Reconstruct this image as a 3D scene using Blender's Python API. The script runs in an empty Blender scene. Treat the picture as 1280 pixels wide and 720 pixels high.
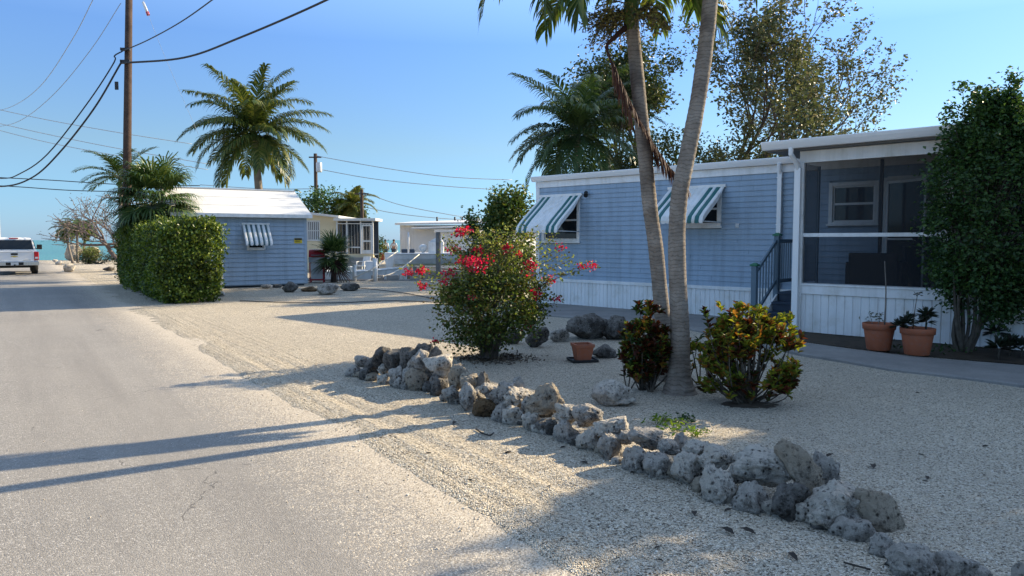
import bpy, math, random
import numpy as np
from mathutils import Vector, Matrix, noise as mnoise
R = math.radians
sc = bpy.context.scene
COL = sc.collection

# ------------------------------------------------------------------ camera, sky, sun, exposure
FPX, W0, H0, CAMZ = 924.0, 1280, 720, 1.7
PITCH = math.atan(60 / FPX)
cd = bpy.data.cameras.new('camera'); cam = bpy.data.objects.new('camera', cd); COL.objects.link(cam)
cd.sensor_width = 36; cd.lens = FPX / W0 * 36; cd.clip_end = 20000; cd.clip_start = 0.05
cam.location = (0, 0, CAMZ); cam.rotation_euler = (R(90) - PITCH, 0, 0)
sc.camera = cam
SUN_DIR = Vector((0.86, 0.515, 0)).normalized(); SUN_EL = R(26.5)
SUN_AZ = math.atan2(SUN_DIR.x, SUN_DIR.y)
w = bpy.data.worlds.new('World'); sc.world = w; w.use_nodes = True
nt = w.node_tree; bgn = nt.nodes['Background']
sk = nt.nodes.new('ShaderNodeTexSky'); sk.sky_type = 'NISHITA'; sk.sun_disc = False
sk.sun_elevation = SUN_EL; sk.sun_rotation = SUN_AZ; sk.altitude = 0; sk.air_density = 1.0; sk.dust_density = 0.15; sk.ozone_density = 3.0
# dim and blue the low sky; boost the unseen upper dome as added fill
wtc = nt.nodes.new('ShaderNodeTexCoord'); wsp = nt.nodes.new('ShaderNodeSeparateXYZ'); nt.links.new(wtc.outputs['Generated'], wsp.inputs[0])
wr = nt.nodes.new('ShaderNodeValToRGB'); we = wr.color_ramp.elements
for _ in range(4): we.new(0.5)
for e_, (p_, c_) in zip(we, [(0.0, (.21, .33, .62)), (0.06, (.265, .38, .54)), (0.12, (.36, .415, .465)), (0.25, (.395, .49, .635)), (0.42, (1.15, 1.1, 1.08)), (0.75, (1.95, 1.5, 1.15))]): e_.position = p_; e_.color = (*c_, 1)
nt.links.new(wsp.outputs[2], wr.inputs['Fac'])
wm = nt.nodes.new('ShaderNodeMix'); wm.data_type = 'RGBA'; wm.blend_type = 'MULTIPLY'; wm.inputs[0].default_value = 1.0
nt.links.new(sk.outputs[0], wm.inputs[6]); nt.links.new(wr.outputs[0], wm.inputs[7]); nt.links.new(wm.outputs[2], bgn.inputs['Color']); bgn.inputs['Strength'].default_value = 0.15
sl = bpy.data.lights.new('sun', 'SUN'); sl.energy = 5.0; sl.angle = R(0.53); sl.color = (1.0, 0.83, 0.57)
so = bpy.data.objects.new('sun', sl); COL.objects.link(so)
dv = Vector((SUN_DIR.x * math.cos(SUN_EL), SUN_DIR.y * math.cos(SUN_EL), math.sin(SUN_EL)))
so.rotation_euler = dv.to_track_quat('Z', 'Y').to_euler(); so.location = (20, 10, 30)
vs = sc.view_settings; vs.view_transform = 'Standard'; vs.look = 'None'; vs.gamma = 1.0; vs.exposure = 1.1
try: vs.use_curve_mapping = False
except Exception: pass
sc.cycles.max_bounces = 6; sc.cycles.transparent_max_bounces = 12

# ------------------------------------------------------------------ helpers
def ray(px, py):
    u = (px - W0 / 2) / FPX; v = (H0 / 2 - py) / FPX
    return Vector((u, math.cos(PITCH) + v * math.sin(PITCH), -math.sin(PITCH) + v * math.cos(PITCH)))
def G(px, py, z=0.0):
    d = ray(px, py); t = (z - CAMZ) / d.z
    return Vector((d.x * t, d.y * t, z))
def PT(px, py, Y):
    d = ray(px, py); t = Y / d.y
    return Vector((d.x * t, Y, CAMZ + d.z * t))

def thing(name, label, cat, loc=(0, 0, 0), rz=0.0, group=None):
    o = bpy.data.objects.new(name, None); COL.objects.link(o); o.empty_display_size = 0.2
    o.location = loc; o.rotation_euler = (0, 0, rz)
    return tag(o, label, cat, group)
def tag(o, label, cat, group=None):
    o['label'] = label; o['category'] = cat
    if group: o['group'] = group
    return o
def kindof(o, k):
    o['kind'] = k; return o
def link(name, me, parent=None, mats=None, smooth=False):
    o = bpy.data.objects.new(name, me); COL.objects.link(o)
    if parent is not None: o.parent = parent
    for m in (mats or []): me.materials.append(m)
    if smooth: me.polygons.foreach_set('use_smooth', np.ones(len(me.polygons), dtype=bool))
    return o
def np_mesh(name, V, Fs):
    """V (n,3); Fs list of (m,k) int arrays"""
    me = bpy.data.meshes.new(name)
    V = np.asarray(V, dtype=np.float32)
    me.vertices.add(len(V)); me.vertices.foreach_set('co', V.ravel())
    tot = sum(F.size for F in Fs); npoly = sum(len(F) for F in Fs)
    me.loops.add(tot); me.polygons.add(npoly)
    me.loops.foreach_set('vertex_index', np.concatenate([F.ravel() for F in Fs]).astype(np.int32))
    st = []; s = 0
    for F in Fs:
        k = F.shape[1]; st.append(s + np.arange(len(F)) * k); s += F.size
    me.polygons.foreach_set('loop_start', np.concatenate(st).astype(np.int32))
    me.update(calc_edges=True)
    return me
def copy_tree(o, parent=None):
    c = o.copy(); COL.objects.link(c); c.parent = parent
    for ch in o.children: copy_tree(ch, c)
    return c

class MB:
    """collects shapes for ONE mesh"""
    def __init__(s): s.V = []; s.F = []; s.M = []; s.S = []
    def add(s, vs, fs, m=0, sm=False):
        b = len(s.V); s.V += [tuple(v) for v in vs]
        for f in fs: s.F.append(tuple(b + i for i in f)); s.M.append(m); s.S.append(sm)
        return s
    def hexa(s, c, m=0):  # 8 corners: bottom 4 ccw, top 4 ccw
        return s.add(c, [(3, 2, 1, 0), (4, 5, 6, 7), (0, 1, 5, 4), (1, 2, 6, 5), (2, 3, 7, 6), (3, 0, 4, 7)], m)
    def box(s, x0, x1, y0, y1, z0, z1, m=0):
        return s.hexa([(x0, y0, z0), (x1, y0, z0), (x1, y1, z0), (x0, y1, z0), (x0, y0, z1), (x1, y0, z1), (x1, y1, z1), (x0, y1, z1)], m)
    def tube(s, pts, rad, n=8, m=0, cap=True, sm=True):
        pts = [Vector(p) for p in pts]
        if not hasattr(rad, '__len__'): rad = [rad] * len(pts)
        vs = []; pu = None
        for i, p in enumerate(pts):
            t = (pts[min(i + 1, len(pts) - 1)] - pts[max(i - 1, 0)])
            if t.length < 1e-9: t = Vector((0, 0, 1))
            t.normalize()
            if pu is None:
                u = t.orthogonal().normalized()
            else:
                u = pu - t * pu.dot(t)
                u = u.normalized() if u.length > 1e-6 else t.orthogonal().normalized()
            pu = u; v = t.cross(u)
            for k in range(n):
                a = 2 * math.pi * k / n
                vs.append(p + (u * math.cos(a) + v * math.sin(a)) * rad[i])
        fs = []
        for i in range(len(pts) - 1):
            for k in range(n):
                k2 = (k + 1) % n
                fs.append((i * n + k, i * n + k2, (i + 1) * n + k2, (i + 1) * n + k))
        s.add(vs, fs, m, sm)
        if cap:
            b = len(s.V) - len(vs)
            s.F.append(tuple(b + k for k in reversed(range(n)))); s.M.append(m); s.S.append(False)
            e = b + (len(pts) - 1) * n
            s.F.append(tuple(e + k for k in range(n))); s.M.append(m); s.S.append(False)
        return s
    def lathe(s, prof, n=24, c=(0, 0, 0), m=0, sm=True):
        vs = []; fs = []
        for (r, z) in prof:
            for k in range(n):
                a = 2 * math.pi * k / n; vs.append((c[0] + r * math.cos(a), c[1] + r * math.sin(a), c[2] + z))
        for i in range(len(prof) - 1):
            for k in range(n):
                k2 = (k + 1) % n; fs.append((i * n + k, i * n + k2, (i + 1) * n + k2, (i + 1) * n + k))
        return s.add(vs, fs, m, sm)
    def extr_x(s, prof, x0, x1, m=0, close=True):  # profile of (y,z), extruded along x
        n = len(prof)
        vs = [(x0, y, z) for y, z in prof] + [(x1, y, z) for y, z in prof]
        fs = [(i, (i + 1) % n, n + (i + 1) % n, n + i) for i in range(n if close else n - 1)]
        if close: fs += [tuple(reversed(range(n))), tuple(range(n, 2 * n))]
        return s.add(vs, fs, m)
    def loft(s, rings, m=0, sm=False, cap=True):
        n = len(rings[0]); vs = [v for r in rings for v in r]; fs = []
        for i in range(len(rings) - 1):
            for k in range(n):
                k2 = (k + 1) % n; fs.append((i * n + k, i * n + k2, (i + 1) * n + k2, (i + 1) * n + k))
        if cap: fs += [tuple(reversed(range(n))), tuple((len(rings) - 1) * n + k for k in range(n))]
        return s.add(vs, fs, m, sm)
    def ico(s, c, r, sub=2, sc3=(1, 1, 1), m=0):
        V, F = ICO(sub); c = np.array(c)
        return s.add((V * np.array(sc3) * r + c).tolist(), F.tolist(), m, True)
    def build(s, name, mats, parent=None, bevel=0.0, loc=None):
        me = bpy.data.meshes.new(name); me.from_pydata(s.V, [], s.F); me.update()
        if not isinstance(mats, (list, tuple)): mats = [mats]
        for mm in mats: me.materials.append(mm)
        me.polygons.foreach_set('material_index', s.M); me.polygons.foreach_set('use_smooth', s.S)
        import bmesh
        bm = bmesh.new(); bm.from_mesh(me); bmesh.ops.recalc_face_normals(bm, faces=bm.faces); bm.to_mesh(me); bm.free()
        o = bpy.data.objects.new(name, me); COL.objects.link(o)
        if parent is not None: o.parent = parent
        if loc is not None: o.location = loc
        if bevel:
            b = o.modifiers.new('bevel', 'BEVEL'); b.width = bevel; b.segments = 2; b.limit_method = 'ANGLE'; b.angle_limit = R(40)
        return o
_ico = {}
def ICO(sub):
    if sub not in _ico:
        import bmesh
        bm = bmesh.new(); bmesh.ops.create_icosphere(bm, subdivisions=sub, radius=1.0)
        _ico[sub] = (np.array([v.co[:] for v in bm.verts]), np.array([[v.index for v in f.verts] for f in bm.faces])); bm.free()
    return _ico[sub]

# ------------------------------------------------------------------ materials
class MT:
    def __init__(s, name, rough=0.7, spec=0.3):
        s.m = bpy.data.materials.new(name); s.m.use_nodes = True; s.nt = s.m.node_tree; s.n = s.nt.nodes
        s.b = s.n['Principled BSDF']; s.b.inputs['Roughness'].default_value = rough; s.b.inputs['Specular IOR Level'].default_value = spec
        s.tc = s.n.new('ShaderNodeTexCoord')
    def N(s, t, **kw):
        x = s.n.new(t)
        for k, v in kw.items():
            if k in x.inputs: x.inputs[k].default_value = v
            else: setattr(x, k, v)
        return x
    def L(s, a, b): s.nt.links.new(a, b)
    def noise(s, scale, detail=4, rough=0.55, coord='Object', vec=None):
        x = s.N('ShaderNodeTexNoise'); x.inputs['Scale'].default_value = scale; x.inputs['Detail'].default_value = detail; x.inputs['Roughness'].default_value = rough
        s.L(vec if vec is not None else s.tc.outputs[coord], x.inputs['Vector']); return x.outputs['Fac']
    def voro(s, scale, out='Distance', coord='Object', rand=1.0, feature='F1', vec=None):
        x = s.N('ShaderNodeTexVoronoi'); x.feature = feature; x.inputs['Scale'].default_value = scale; x.inputs['Randomness'].default_value = rand
        s.L(vec if vec is not None else s.tc.outputs[coord], x.inputs['Vector']); return x.outputs[out]
    def ramp(s, fac, stops, interp='LINEAR'):
        x = s.N('ShaderNodeValToRGB'); x.color_ramp.interpolation = interp; e = x.color_ramp.elements
        while len(e) < len(stops): e.new(0.5)
        for i, (p, c) in enumerate(stops):
            e[i].position = p; e[i].color = (*c, 1) if len(c) == 3 else c
        s.L(fac, x.inputs['Fac']); return x.outputs['Color']
    def mix(s, fac, a, b, mode='MIX'):
        x = s.N('ShaderNodeMix'); x.data_type = 'RGBA'; x.blend_type = mode
        for v, i in ((fac, x.inputs[0]), (a, x.inputs[6]), (b, x.inputs[7])):
            if hasattr(v, 'links'): s.L(v, i)
            elif isinstance(v, (int, float)): i.default_value = v
            else: i.default_value = (*v, 1)
        return x.outputs[2]
    def math(s, op, a, b=None, clamp=False):
        x = s.N('ShaderNodeMath'); x.operation = op; x.use_clamp = clamp
        for v, i in ((a, x.inputs[0]), (b, x.inputs[1])):
            if v is None: continue
            if hasattr(v, 'links'): s.L(v, i)
            else: i.default_value = v
        return x.outputs[0]
    def bump(s, h, strength=0.5, dist=0.01, prev=None):
        x = s.N('ShaderNodeBump'); x.inputs['Strength'].default_value = strength; x.inputs['Distance'].default_value = dist
        s.L(h, x.inputs['Height'])
        if prev is not None: s.L(prev, x.inputs['Normal'])
        return x.outputs['Normal']
    def color(s, c): s.L(c, s.b.inputs['Base Color']) if hasattr(c, 'links') else setattr(s.b.inputs['Base Color'], 'default_value', (*c, 1)); return s
    def normal(s, n): s.L(n, s.b.inputs['Normal']); return s
    def set(s, **kw):
        for k, v in kw.items(): s.b.inputs[k.replace('_', ' ')].default_value = v
        return s
def paint(name, col, rough=0.5, var=0.12, scale=1.2, bump=0.0, spec=0.35, metal=0.0, grime=None):
    t = MT(name, rough, spec); n = t.noise(scale, 5)
    n2 = t.noise(scale * 17, 3)
    f = t.math('ADD', t.math('MULTIPLY', n, 0.75), t.math('MULTIPLY', n2, 0.25))
    lo = tuple(c * (1 - var) for c in col); hi = tuple(min(1, c * (1 + var)) for c in col)
    c = t.ramp(f, [(0.3, lo), (0.7, hi)])
    if grime:
        g = t.noise(scale * 3.1, 6, 0.7); c = t.mix(t.ramp(g, [(0.5, (0, 0, 0)), (0.72, (1, 1, 1))]), c, grime)
    t.color(c); t.b.inputs['Metallic'].default_value = metal
    if bump: t.normal(t.bump(t.noise(scale * 40, 3), bump, 0.005))
    return t.m
def leafmat(name, cols, trans=0.3, rough=0.45, vary=0.35, spec=0.35, tint=(1.3, 1.25, 0.6)):
    t = MT(name, rough, spec)
    g = t.N('ShaderNodeNewGeometry')
    c = t.ramp(g.outputs['Random Per Island'], [(i / max(1, len(cols) - 1), cc) for i, cc in enumerate(cols)])
    n = t.noise(1.7, 3)
    k = t.ramp(n, [(0.3, (1 - vary,) * 3), (0.7, (1 + vary * 0.6,) * 3)])
    c = t.mix(1.0, c, k, 'MULTIPLY'); t.color(c)
    tr = t.N('ShaderNodeBsdfTranslucent'); t.L(t.mix(1.0, c, tint, 'MULTIPLY'), tr.inputs['Color'])
    mx = t.N('ShaderNodeMixShader'); mx.inputs[0].default_value = trans
    t.L(t.b.outputs[0], mx.inputs[1]); t.L(tr.outputs[0], mx.inputs[2]); t.L(mx.outputs[0], t.n['Material Output'].inputs['Surface'])
    return t.m
def barkmat(name, c1, c2, scale=6, bump=0.6):
    t = MT(name, 0.85, 0.15); n = t.noise(scale, 6, 0.65); t.color(t.ramp(n, [(0.3, c1), (0.7, c2)]))
    t.normal(t.bump(t.noise(scale * 5, 5, 0.7), bump, 0.02)); return t.m

# ---- plant geometry (numpy)
def unit(a): return a / np.maximum(np.linalg.norm(a, axis=-1, keepdims=True), 1e-9)
def leaf_arr(rng, P, D, N, L, Wd, fold=0.22, droop=0.15, fine=True):
    n = len(P); L = np.broadcast_to(L, n)[:, None]; Wd = np.broadcast_to(Wd, n)[:, None]
    D = unit(D); S = unit(np.cross(D, N)); N = np.cross(S, D)
    tip = P + D * L - N * droop * L
    if fine:
        l1 = P + D * L * 0.32 + S * Wd * 0.42 + N * fold * Wd; r1 = P + D * L * 0.32 - S * Wd * 0.42 + N * fold * Wd
        l2 = P + D * L * 0.7 + S * Wd * 0.40 + N * (fold * Wd - droop * L * 0.4); r2 = P + D * L * 0.7 - S * Wd * 0.40 + N * (fold * Wd - droop * L * 0.4)
        V = np.stack([P, l1, l2, tip, r2, r1], 1).reshape(-1, 3); b = np.arange(n)[:, None] * 6
        return V, np.concatenate([b + np.array([[0, 1, 2, 3]]), b + np.array([[0, 3, 4, 5]])], 0)
    l1 = P + D * L * 0.5 + S * Wd * 0.5 + N * fold * Wd; r1 = P + D * L * 0.5 - S * Wd * 0.5 + N * fold * Wd
    V = np.stack([P, l1, tip, r1], 1).reshape(-1, 3); b = np.arange(n)[:, None] * 4
    return V, np.concatenate([b + np.array([[0, 1, 2]]), b + np.array([[0, 2, 3]])], 0)
def leaves_obj(name, rng, P, mat, parent, L=0.06, Wd=0.035, up=0.5, out=None, fine=False, fold=0.22, droop=0.15, var=0.35):
    n = len(P); D = rng.normal(size=(n, 3)); D[:, 2] *= 0.6
    if out is not None: D = D * 0.8 + out * 1.0
    N = rng.normal(size=(n, 3)) * 0.7 + np.array([0, 0, up * 1.6])
    if out is not None: N = N + out * 0.5
    N = unit(N); s = 1 + var * rng.uniform(-1, 1, n)
    V, F = leaf_arr(rng, P, unit(D), N, L * s, Wd * s, fold, droop, fine)
    return link(name, np_mesh(name, V, [F]), parent, [mat])
def clumps(rng, C, sig, per):
    C = np.asarray(C); sig = np.broadcast_to(np.asarray(sig, dtype=float), (len(C), 3) if np.ndim(sig) == 1 and len(np.atleast_1d(sig)) == 3 else (len(C),))
    k = np.repeat(np.arange(len(C)), per)
    s = sig[k] if sig.ndim == 2 else sig[k][:, None]
    return C[k] + rng.normal(size=(len(k), 3)) * s, k
def grow(rng, p, d, L, r, lvl, maxlvl, segs, tips, nch=(3, 4), spread=0.7, up=0.1, jit=0.12, ratio=0.68, n=5):
    pts = [np.array(p, float)]; d = unit(np.array(d, float))
    for i in range(n):
        d = unit(d + rng.normal(size=3) * jit + np.array([0, 0, up])); pts.append(pts[-1] + d * L / n)
    r2 = r * (0.62 if lvl < maxlvl else 0.35)
    segs.append((pts, np.linspace(r, r2, n + 1), lvl))
    if lvl >= maxlvl:
        tips.extend([(q, d) for q in pts[2:]]); return
    for c in range(rng.integers(nch[0], nch[1] + 1)):
        f = rng.uniform(0.4, 1.0) if c else 1.0
        i = min(n, max(1, int(round(f * n)))); base = pts[i]
        dd = unit(pts[i] - pts[i - 1]); o = unit(np.cross(dd, rng.normal(size=3)))
        a = spread * rng.uniform(0.5, 1.25) * (0.55 if c == 0 else 1)
        grow(rng, base, dd * math.cos(a) + o * math.sin(a), L * ratio * rng.uniform(0.8, 1.15), r * (1 - f * 0.38) * 0.68, lvl + 1, maxlvl, segs, tips, nch, spread, up, jit, ratio, n)
def frond_mesh(rng, az, el, L, bend, lf, nl=46, wl=0.03, twist=0.0, r0=0.022, droop=0.5, start=0.12, vee=0.35, ang=(1.15, 0.5)):
    """pinnate frond from the origin"""
    ns = 16; pts = [np.zeros(3)]; dirs = []; e = el
    azj = az
    for i in range(ns):
        s = i / ns; e = el - bend * (s ** 1.25); azj = az + twist * s
        d = np.array([math.cos(azj) * math.cos(e), math.sin(azj) * math.cos(e), math.sin(e)]); dirs.append(d); pts.append(pts[-1] + d * L / ns)
    dirs.append(dirs[-1]); mb = MB(); mb.tube(pts, [r0 * (1 - 0.9 * i / ns) for i in range(ns + 1)], 5)
    V = list(mb.V); F4 = [f for f in mb.F if len(f) == 4]; F3 = []
    pts = np.array(pts); dirs = np.array(dirs)
    g = np.array([0, 0, -1.0])
    for side in (-1, 1):
        for k in range(nl):
            s = start + (1 - start) * (k + rng.uniform(0, 0.6)) / nl
            if s > 0.995: s = 0.995
            x = s * ns; i = int(x); f = x - i; p = pts[i] * (1 - f) + pts[i + 1] * f; t = dirs[i]
            sd = np.cross(t, np.array([0, 0, 1.0])); nn = np.linalg.norm(sd)
            sd = sd / nn if nn > 1e-3 else np.array([-math.sin(az), math.cos(az), 0]); upv = np.cross(sd, t)
            a = ang[0] * (1 - s) + ang[1] * s + rng.normal() * 0.08
            dl = unit(side * sd * math.sin(a) + t * math.cos(a) + upv * (vee * rng.uniform(0.6, 1.2)))
            ll = lf * (0.35 + 0.65 * math.sin(math.pi * min(1, 0.18 + 0.78 * s) ** 0.9)) * rng.uniform(0.85, 1.1)
            m1 = p + dl * ll * 0.45; d2 = unit(dl + g * droop * rng.uniform(0.7, 1.3)); m2 = m1 + d2 * ll * 0.3; d3 = unit(d2 + g * droop * rng.uniform(0.8, 1.6)); tp = m2 + d3 * ll * 0.28
            wv = unit(np.cross(dl, upv)) * wl * 0.5; b = len(V)
            V += [p - wv * 0.5, p + wv * 0.5, m1 - wv, m1 + wv, m2 - wv * 0.7, m2 + wv * 0.7, tp]
            F4 += [(b, b + 1, b + 3, b + 2), (b + 2, b + 3, b + 5, b + 4)]; F3.append((b + 4, b + 5, b + 6))
    return np_mesh('frond', np.array(V), [np.array(F4), np.array(F3)])
def fan_mesh(rng, az, el, pet, Rl, nseg=26, droop=0.5, wl=0.035, bend=0.5):
    """fan palm leaf: petiole plus radiating drooping segments"""
    d = np.array([math.cos(az) * math.cos(el), math.sin(az) * math.cos(el), math.sin(el)])
    pts = [np.zeros(3)]; e = el
    for i in range(6):
        e = el - bend * (i / 6) ** 1.3; dd = np.array([math.cos(az) * math.cos(e), math.sin(az) * math.cos(e), math.sin(e)]); pts.append(pts[-1] + dd * pet / 6)
    mb = MB(); mb.tube(pts, 0.011, 4); V = list(mb.V); F4 = [f for f in mb.F if len(f) == 4]; F3 = []
    c = pts[-1]; t = dd; sd = unit(np.cross(t, np.array([0, 0, 1.0]))); nrm = np.cross(sd, t); g = np.array([0, 0, -1.0])
    for k in range(nseg):
        a = (k / (nseg - 1) - 0.5) * 2 * 2.35 + rng.normal() * 0.03
        dl = unit(t * math.cos(a) + sd * math.sin(a) + nrm * (0.16 + 0.1 * abs(math.sin(a)))); ll = Rl * (0.72 + 0.28 * math.cos(a)) * rng.uniform(0.9, 1.06)
        wv = unit(np.cross(dl, nrm)) * wl * 0.5
        m1 = c + dl * ll * 0.55; d2 = unit(dl + g * droop * rng.uniform(0.4, 1.2)); m2 = m1 + d2 * ll * 0.28; d3 = unit(d2 + g * droop * rng.uniform(0.8, 2.2)); tp = m2 + d3 * ll * 0.2
        b = len(V); V += [c - wv * 0.3, c + wv * 0.3, m1 - wv, m1 + wv, m2 - wv * 0.6, m2 + wv * 0.6, tp]
        F4 += [(b, b + 1, b + 3, b + 2), (b + 2, b + 3, b + 5, b + 4)]; F3.append((b + 4, b + 5, b + 6))
    return np_mesh('frond', np.array(V), [np.array(F4), np.array(F3)])
def tubes_obj(name, segs, mat, parent, n=6, minr=0.0):
    mb = MB()
    for pts, rad, *_ in segs: mb.tube(pts, list(np.maximum(rad, minr)), n if rad[0] > 0.02 else 4)
    return mb.build(name, mat, parent)
# ------------------------------------------------------------------ materials of the place
def gravel_mat():
    t = MT('gravel', 0.9, 0.15); tc = t.tc.outputs['Object']
    v1 = t.N('ShaderNodeTexVoronoi'); v1.inputs['Scale'].default_value = 92; t.L(tc, v1.inputs['Vector'])
    v2 = t.N('ShaderNodeTexVoronoi'); v2.inputs['Scale'].default_value = 43; t.L(tc, v2.inputs['Vector'])
    sep = t.N('ShaderNodeSeparateColor'); t.L(v1.outputs['Color'], sep.inputs[0])
    c = t.ramp(sep.outputs[0], [(0.0, (.06, .05, .04)), (0.12, (.24, .20, .15)), (0.28, (.56, .48, .36)), (0.75, (.74, .65, .505)), (1.0, (.88, .82, .71))])
    big = t.noise(0.55, 5, 0.6); c = t.mix(t.ramp(big, [(0.35, (0, 0, 0)), (0.75, (.45, .45, .45))]), c, (.40, .35, .28))
    mid = t.noise(9, 6, 0.7); c = t.mix(t.ramp(mid, [(0.56, (0, 0, 0)), (0.75, (.35, .35, .35))]), c, (.27, .23, .18))
    t.color(c)
    h = t.math('ADD', t.math('MULTIPLY', v1.outputs['Distance'], -1.0), t.math('MULTIPLY', v2.outputs['Distance'], -0.8))
    # raked tyre streaks in the loose verge beside the road
    mr = t.N('ShaderNodeMapping'); mr.inputs['Rotation'].default_value = (0, 0, R(-34)); t.L(tc, mr.inputs['Vector']); mp = t.N('ShaderNodeMapping'); mp.inputs['Scale'].default_value = (9, 0.3, 1); t.L(mr.outputs[0], mp.inputs['Vector']); st = t.noise(1.0, 5, .6, vec=mp.outputs[0])
    dp = t.N('ShaderNodeVectorMath'); dp.operation = 'DOT_PRODUCT'; t.L(tc, dp.inputs[0]); dp.inputs[1].default_value = (.829, .559, 0)
    dd = t.math('SUBTRACT', dp.outputs['Value'], 2.31); mk = t.ramp(t.math('DIVIDE', dd, 3.0), [(0.0, (.15, .15, .15)), (.08, (1, 1, 1)), (.35, (.8, .8, .8)), (.6, (.12, .12, .12))])
    sh_ = t.math('MULTIPLY', st, mk)
    n = t.bump(h, 1.0, 0.022); n = t.bump(t.noise(7, 4), 0.5, 0.05, n); n = t.bump(sh_, .9, 0.07, n); t.normal(n); return t.m
def asphalt_mat():
    t = MT('asphalt', 0.85, 0.25); tc = t.tc.outputs['Object']
    v = t.N('ShaderNodeTexVoronoi'); v.inputs['Scale'].default_value = 120; t.L(tc, v.inputs['Vector'])
    sep = t.N('ShaderNodeSeparateColor'); t.L(v.outputs['Color'], sep.inputs[0])
    c = t.ramp(sep.outputs[0], [(0.0, (.17, .158, .143)), (0.5, (.245, .228, .205)), (0.9, (.315, .295, .265)), (1.0, (.52, .485, .44))])
    big = t.noise(0.35, 6, 0.6); c = t.mix(t.ramp(big, [(0.4, (0, 0, 0)), (0.65, (.55, .55, .55))]), c, (.315, .29, .256))
    mr = t.N('ShaderNodeMapping'); mr.inputs['Rotation'].default_value = (0, 0, R(-34)); t.L(tc, mr.inputs['Vector']); mp = t.N('ShaderNodeMapping'); mp.inputs['Scale'].default_value = (1.3, 0.07, 1); t.L(mr.outputs[0], mp.inputs['Vector'])
    st = t.noise(1.0, 5, 0.65, vec=mp.outputs[0]); c = t.mix(t.ramp(st, [(0.42, (0, 0, 0)), (0.70, (.7, .7, .7))]), c, (.19, .176, .16))
    sp = t.noise(16, 7, 0.75); c = t.mix(t.ramp(sp, [(0.58, (0, 0, 0)), (0.72, (.6, .6, .6))]), c, (.20, .185, .165))
    # pale grit spread from the gravel verge over the road edge
    dp = t.N('ShaderNodeVectorMath'); dp.operation = 'DOT_PRODUCT'; t.L(tc, dp.inputs[0]); dp.inputs[1].default_value = (.829, .559, 0)
    ds = t.math('SUBTRACT', 2.31, dp.outputs['Value']); ed = t.ramp(t.math('DIVIDE', ds, 2.0), [(0.0, (1, 1, 1)), (.16, (.55, .55, .55)), (.5, (.16, .16, .16)), (1.0, (0, 0, 0))])
    gm = t.math('GREATER_THAN', t.math('ADD', t.math('MULTIPLY', ed, .62), t.math('MULTIPLY', sep.outputs[1], .45)), t.math('ADD', .42, t.math('MULTIPLY', t.noise(3.1, 5, .7), .3)))
    gc = t.ramp(sep.outputs[2], [(0.0, (.26, .215, .16)), (0.5, (.5, .43, .335)), (1.0, (.68, .61, .50))]); c = t.mix(t.math('MULTIPLY', gm, .85), c, gc)
    # fine cracks
    wv = t.noise(0.9, 5, 0.6); add = t.N('ShaderNodeVectorMath'); add.operation = 'ADD'
    cmb = t.N('ShaderNodeCombineXYZ'); t.L(wv, cmb.inputs[0]); t.L(t.noise(1.3, 4), cmb.inputs[1]); t.L(tc, add.inputs[0]); t.L(cmb.outputs[0], add.inputs[1])
    vc = t.voro(0.42, 'Distance', feature='DISTANCE_TO_EDGE', vec=add.outputs[0])
    br = t.noise(0.5, 3)
    crack = t.math('MULTIPLY', t.math('LESS_THAN', vc, 0.002), t.math('GREATER_THAN', br, 0.54))
    c = t.mix(t.math('MULTIPLY', crack, 0.65), c, (.08, .075, .07)); t.color(c)
    n = t.bump(t.math('MULTIPLY', v.outputs['Distance'], -1.0), 0.4, 0.008); n = t.bump(t.noise(2.2, 5), 0.25, 0.03, n); t.normal(n); return t.m
def sea_mat():
    t = MT('sea_water', 0.22, 0.4); c = t.ramp(t.noise(0.012, 5), [(0.35, (.030, .155, .115)), (0.65, (.055, .22, .16))])
    mp = t.N('ShaderNodeMapping'); mp.inputs['Scale'].default_value = (0.05, 0.5, 1); t.L(t.tc.outputs['Object'], mp.inputs['Vector'])
    f = t.noise(1.2, 6, 0.7, vec=mp.outputs[0]); c = t.mix(t.ramp(f, [(0.66, (0, 0, 0)), (0.72, (.8, .8, .8))]), c, (.6, .68, .66)); t.color(c)
    t.normal(t.bump(t.noise(1.5, 4), 0.6, 0.4)); return t.m
def concrete_mat(name, a, b, sc_=1.5):
    t = MT(name, 0.85, 0.2); n = t.noise(sc_, 7, 0.65); n2 = t.noise(sc_ * 30, 4)
    c = t.ramp(n, [(0.3, a), (0.7, b)]); c = t.mix(0.25, c, t.ramp(n2, [(0.35, a), (0.65, b)])); t.color(c); t.normal(t.bump(n2, 0.3, 0.006)); return t.m
M = {}
M['canal'] = MT('canal_water', .1, .4).color((.015, .045, .045)).m
M['gravel'] = gravel_mat(); M['asphalt'] = asphalt_mat(); M['sea'] = sea_mat()
M['walk'] = concrete_mat('walk_concrete', (.17, .165, .16), (.30, .29, .27)); M['dock'] = concrete_mat('dock_concrete', (.22, .21, .2), (.38, .36, .33))
M['sand'] = concrete_mat('beach_sand', (.55, .47, .36), (.68, .6, .48), 0.3)
M['soil'] = concrete_mat('soil', (.03, .024, .018), (.09, .07, .05), 6)
M['white'] = paint('white_paint', (.74, .74, .73), 0.45, 0.05, 0.8, grime=(.6, .58, .53)); M['white_metal'] = paint('white_aluminium', (.78, .78, .77), 0.35, 0.04, 0.9)
M['roofwhite'] = paint('white_roof', (.68, .67, .645), 0.5, 0.05, 0.6, grime=(.62, .6, .56))
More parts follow.
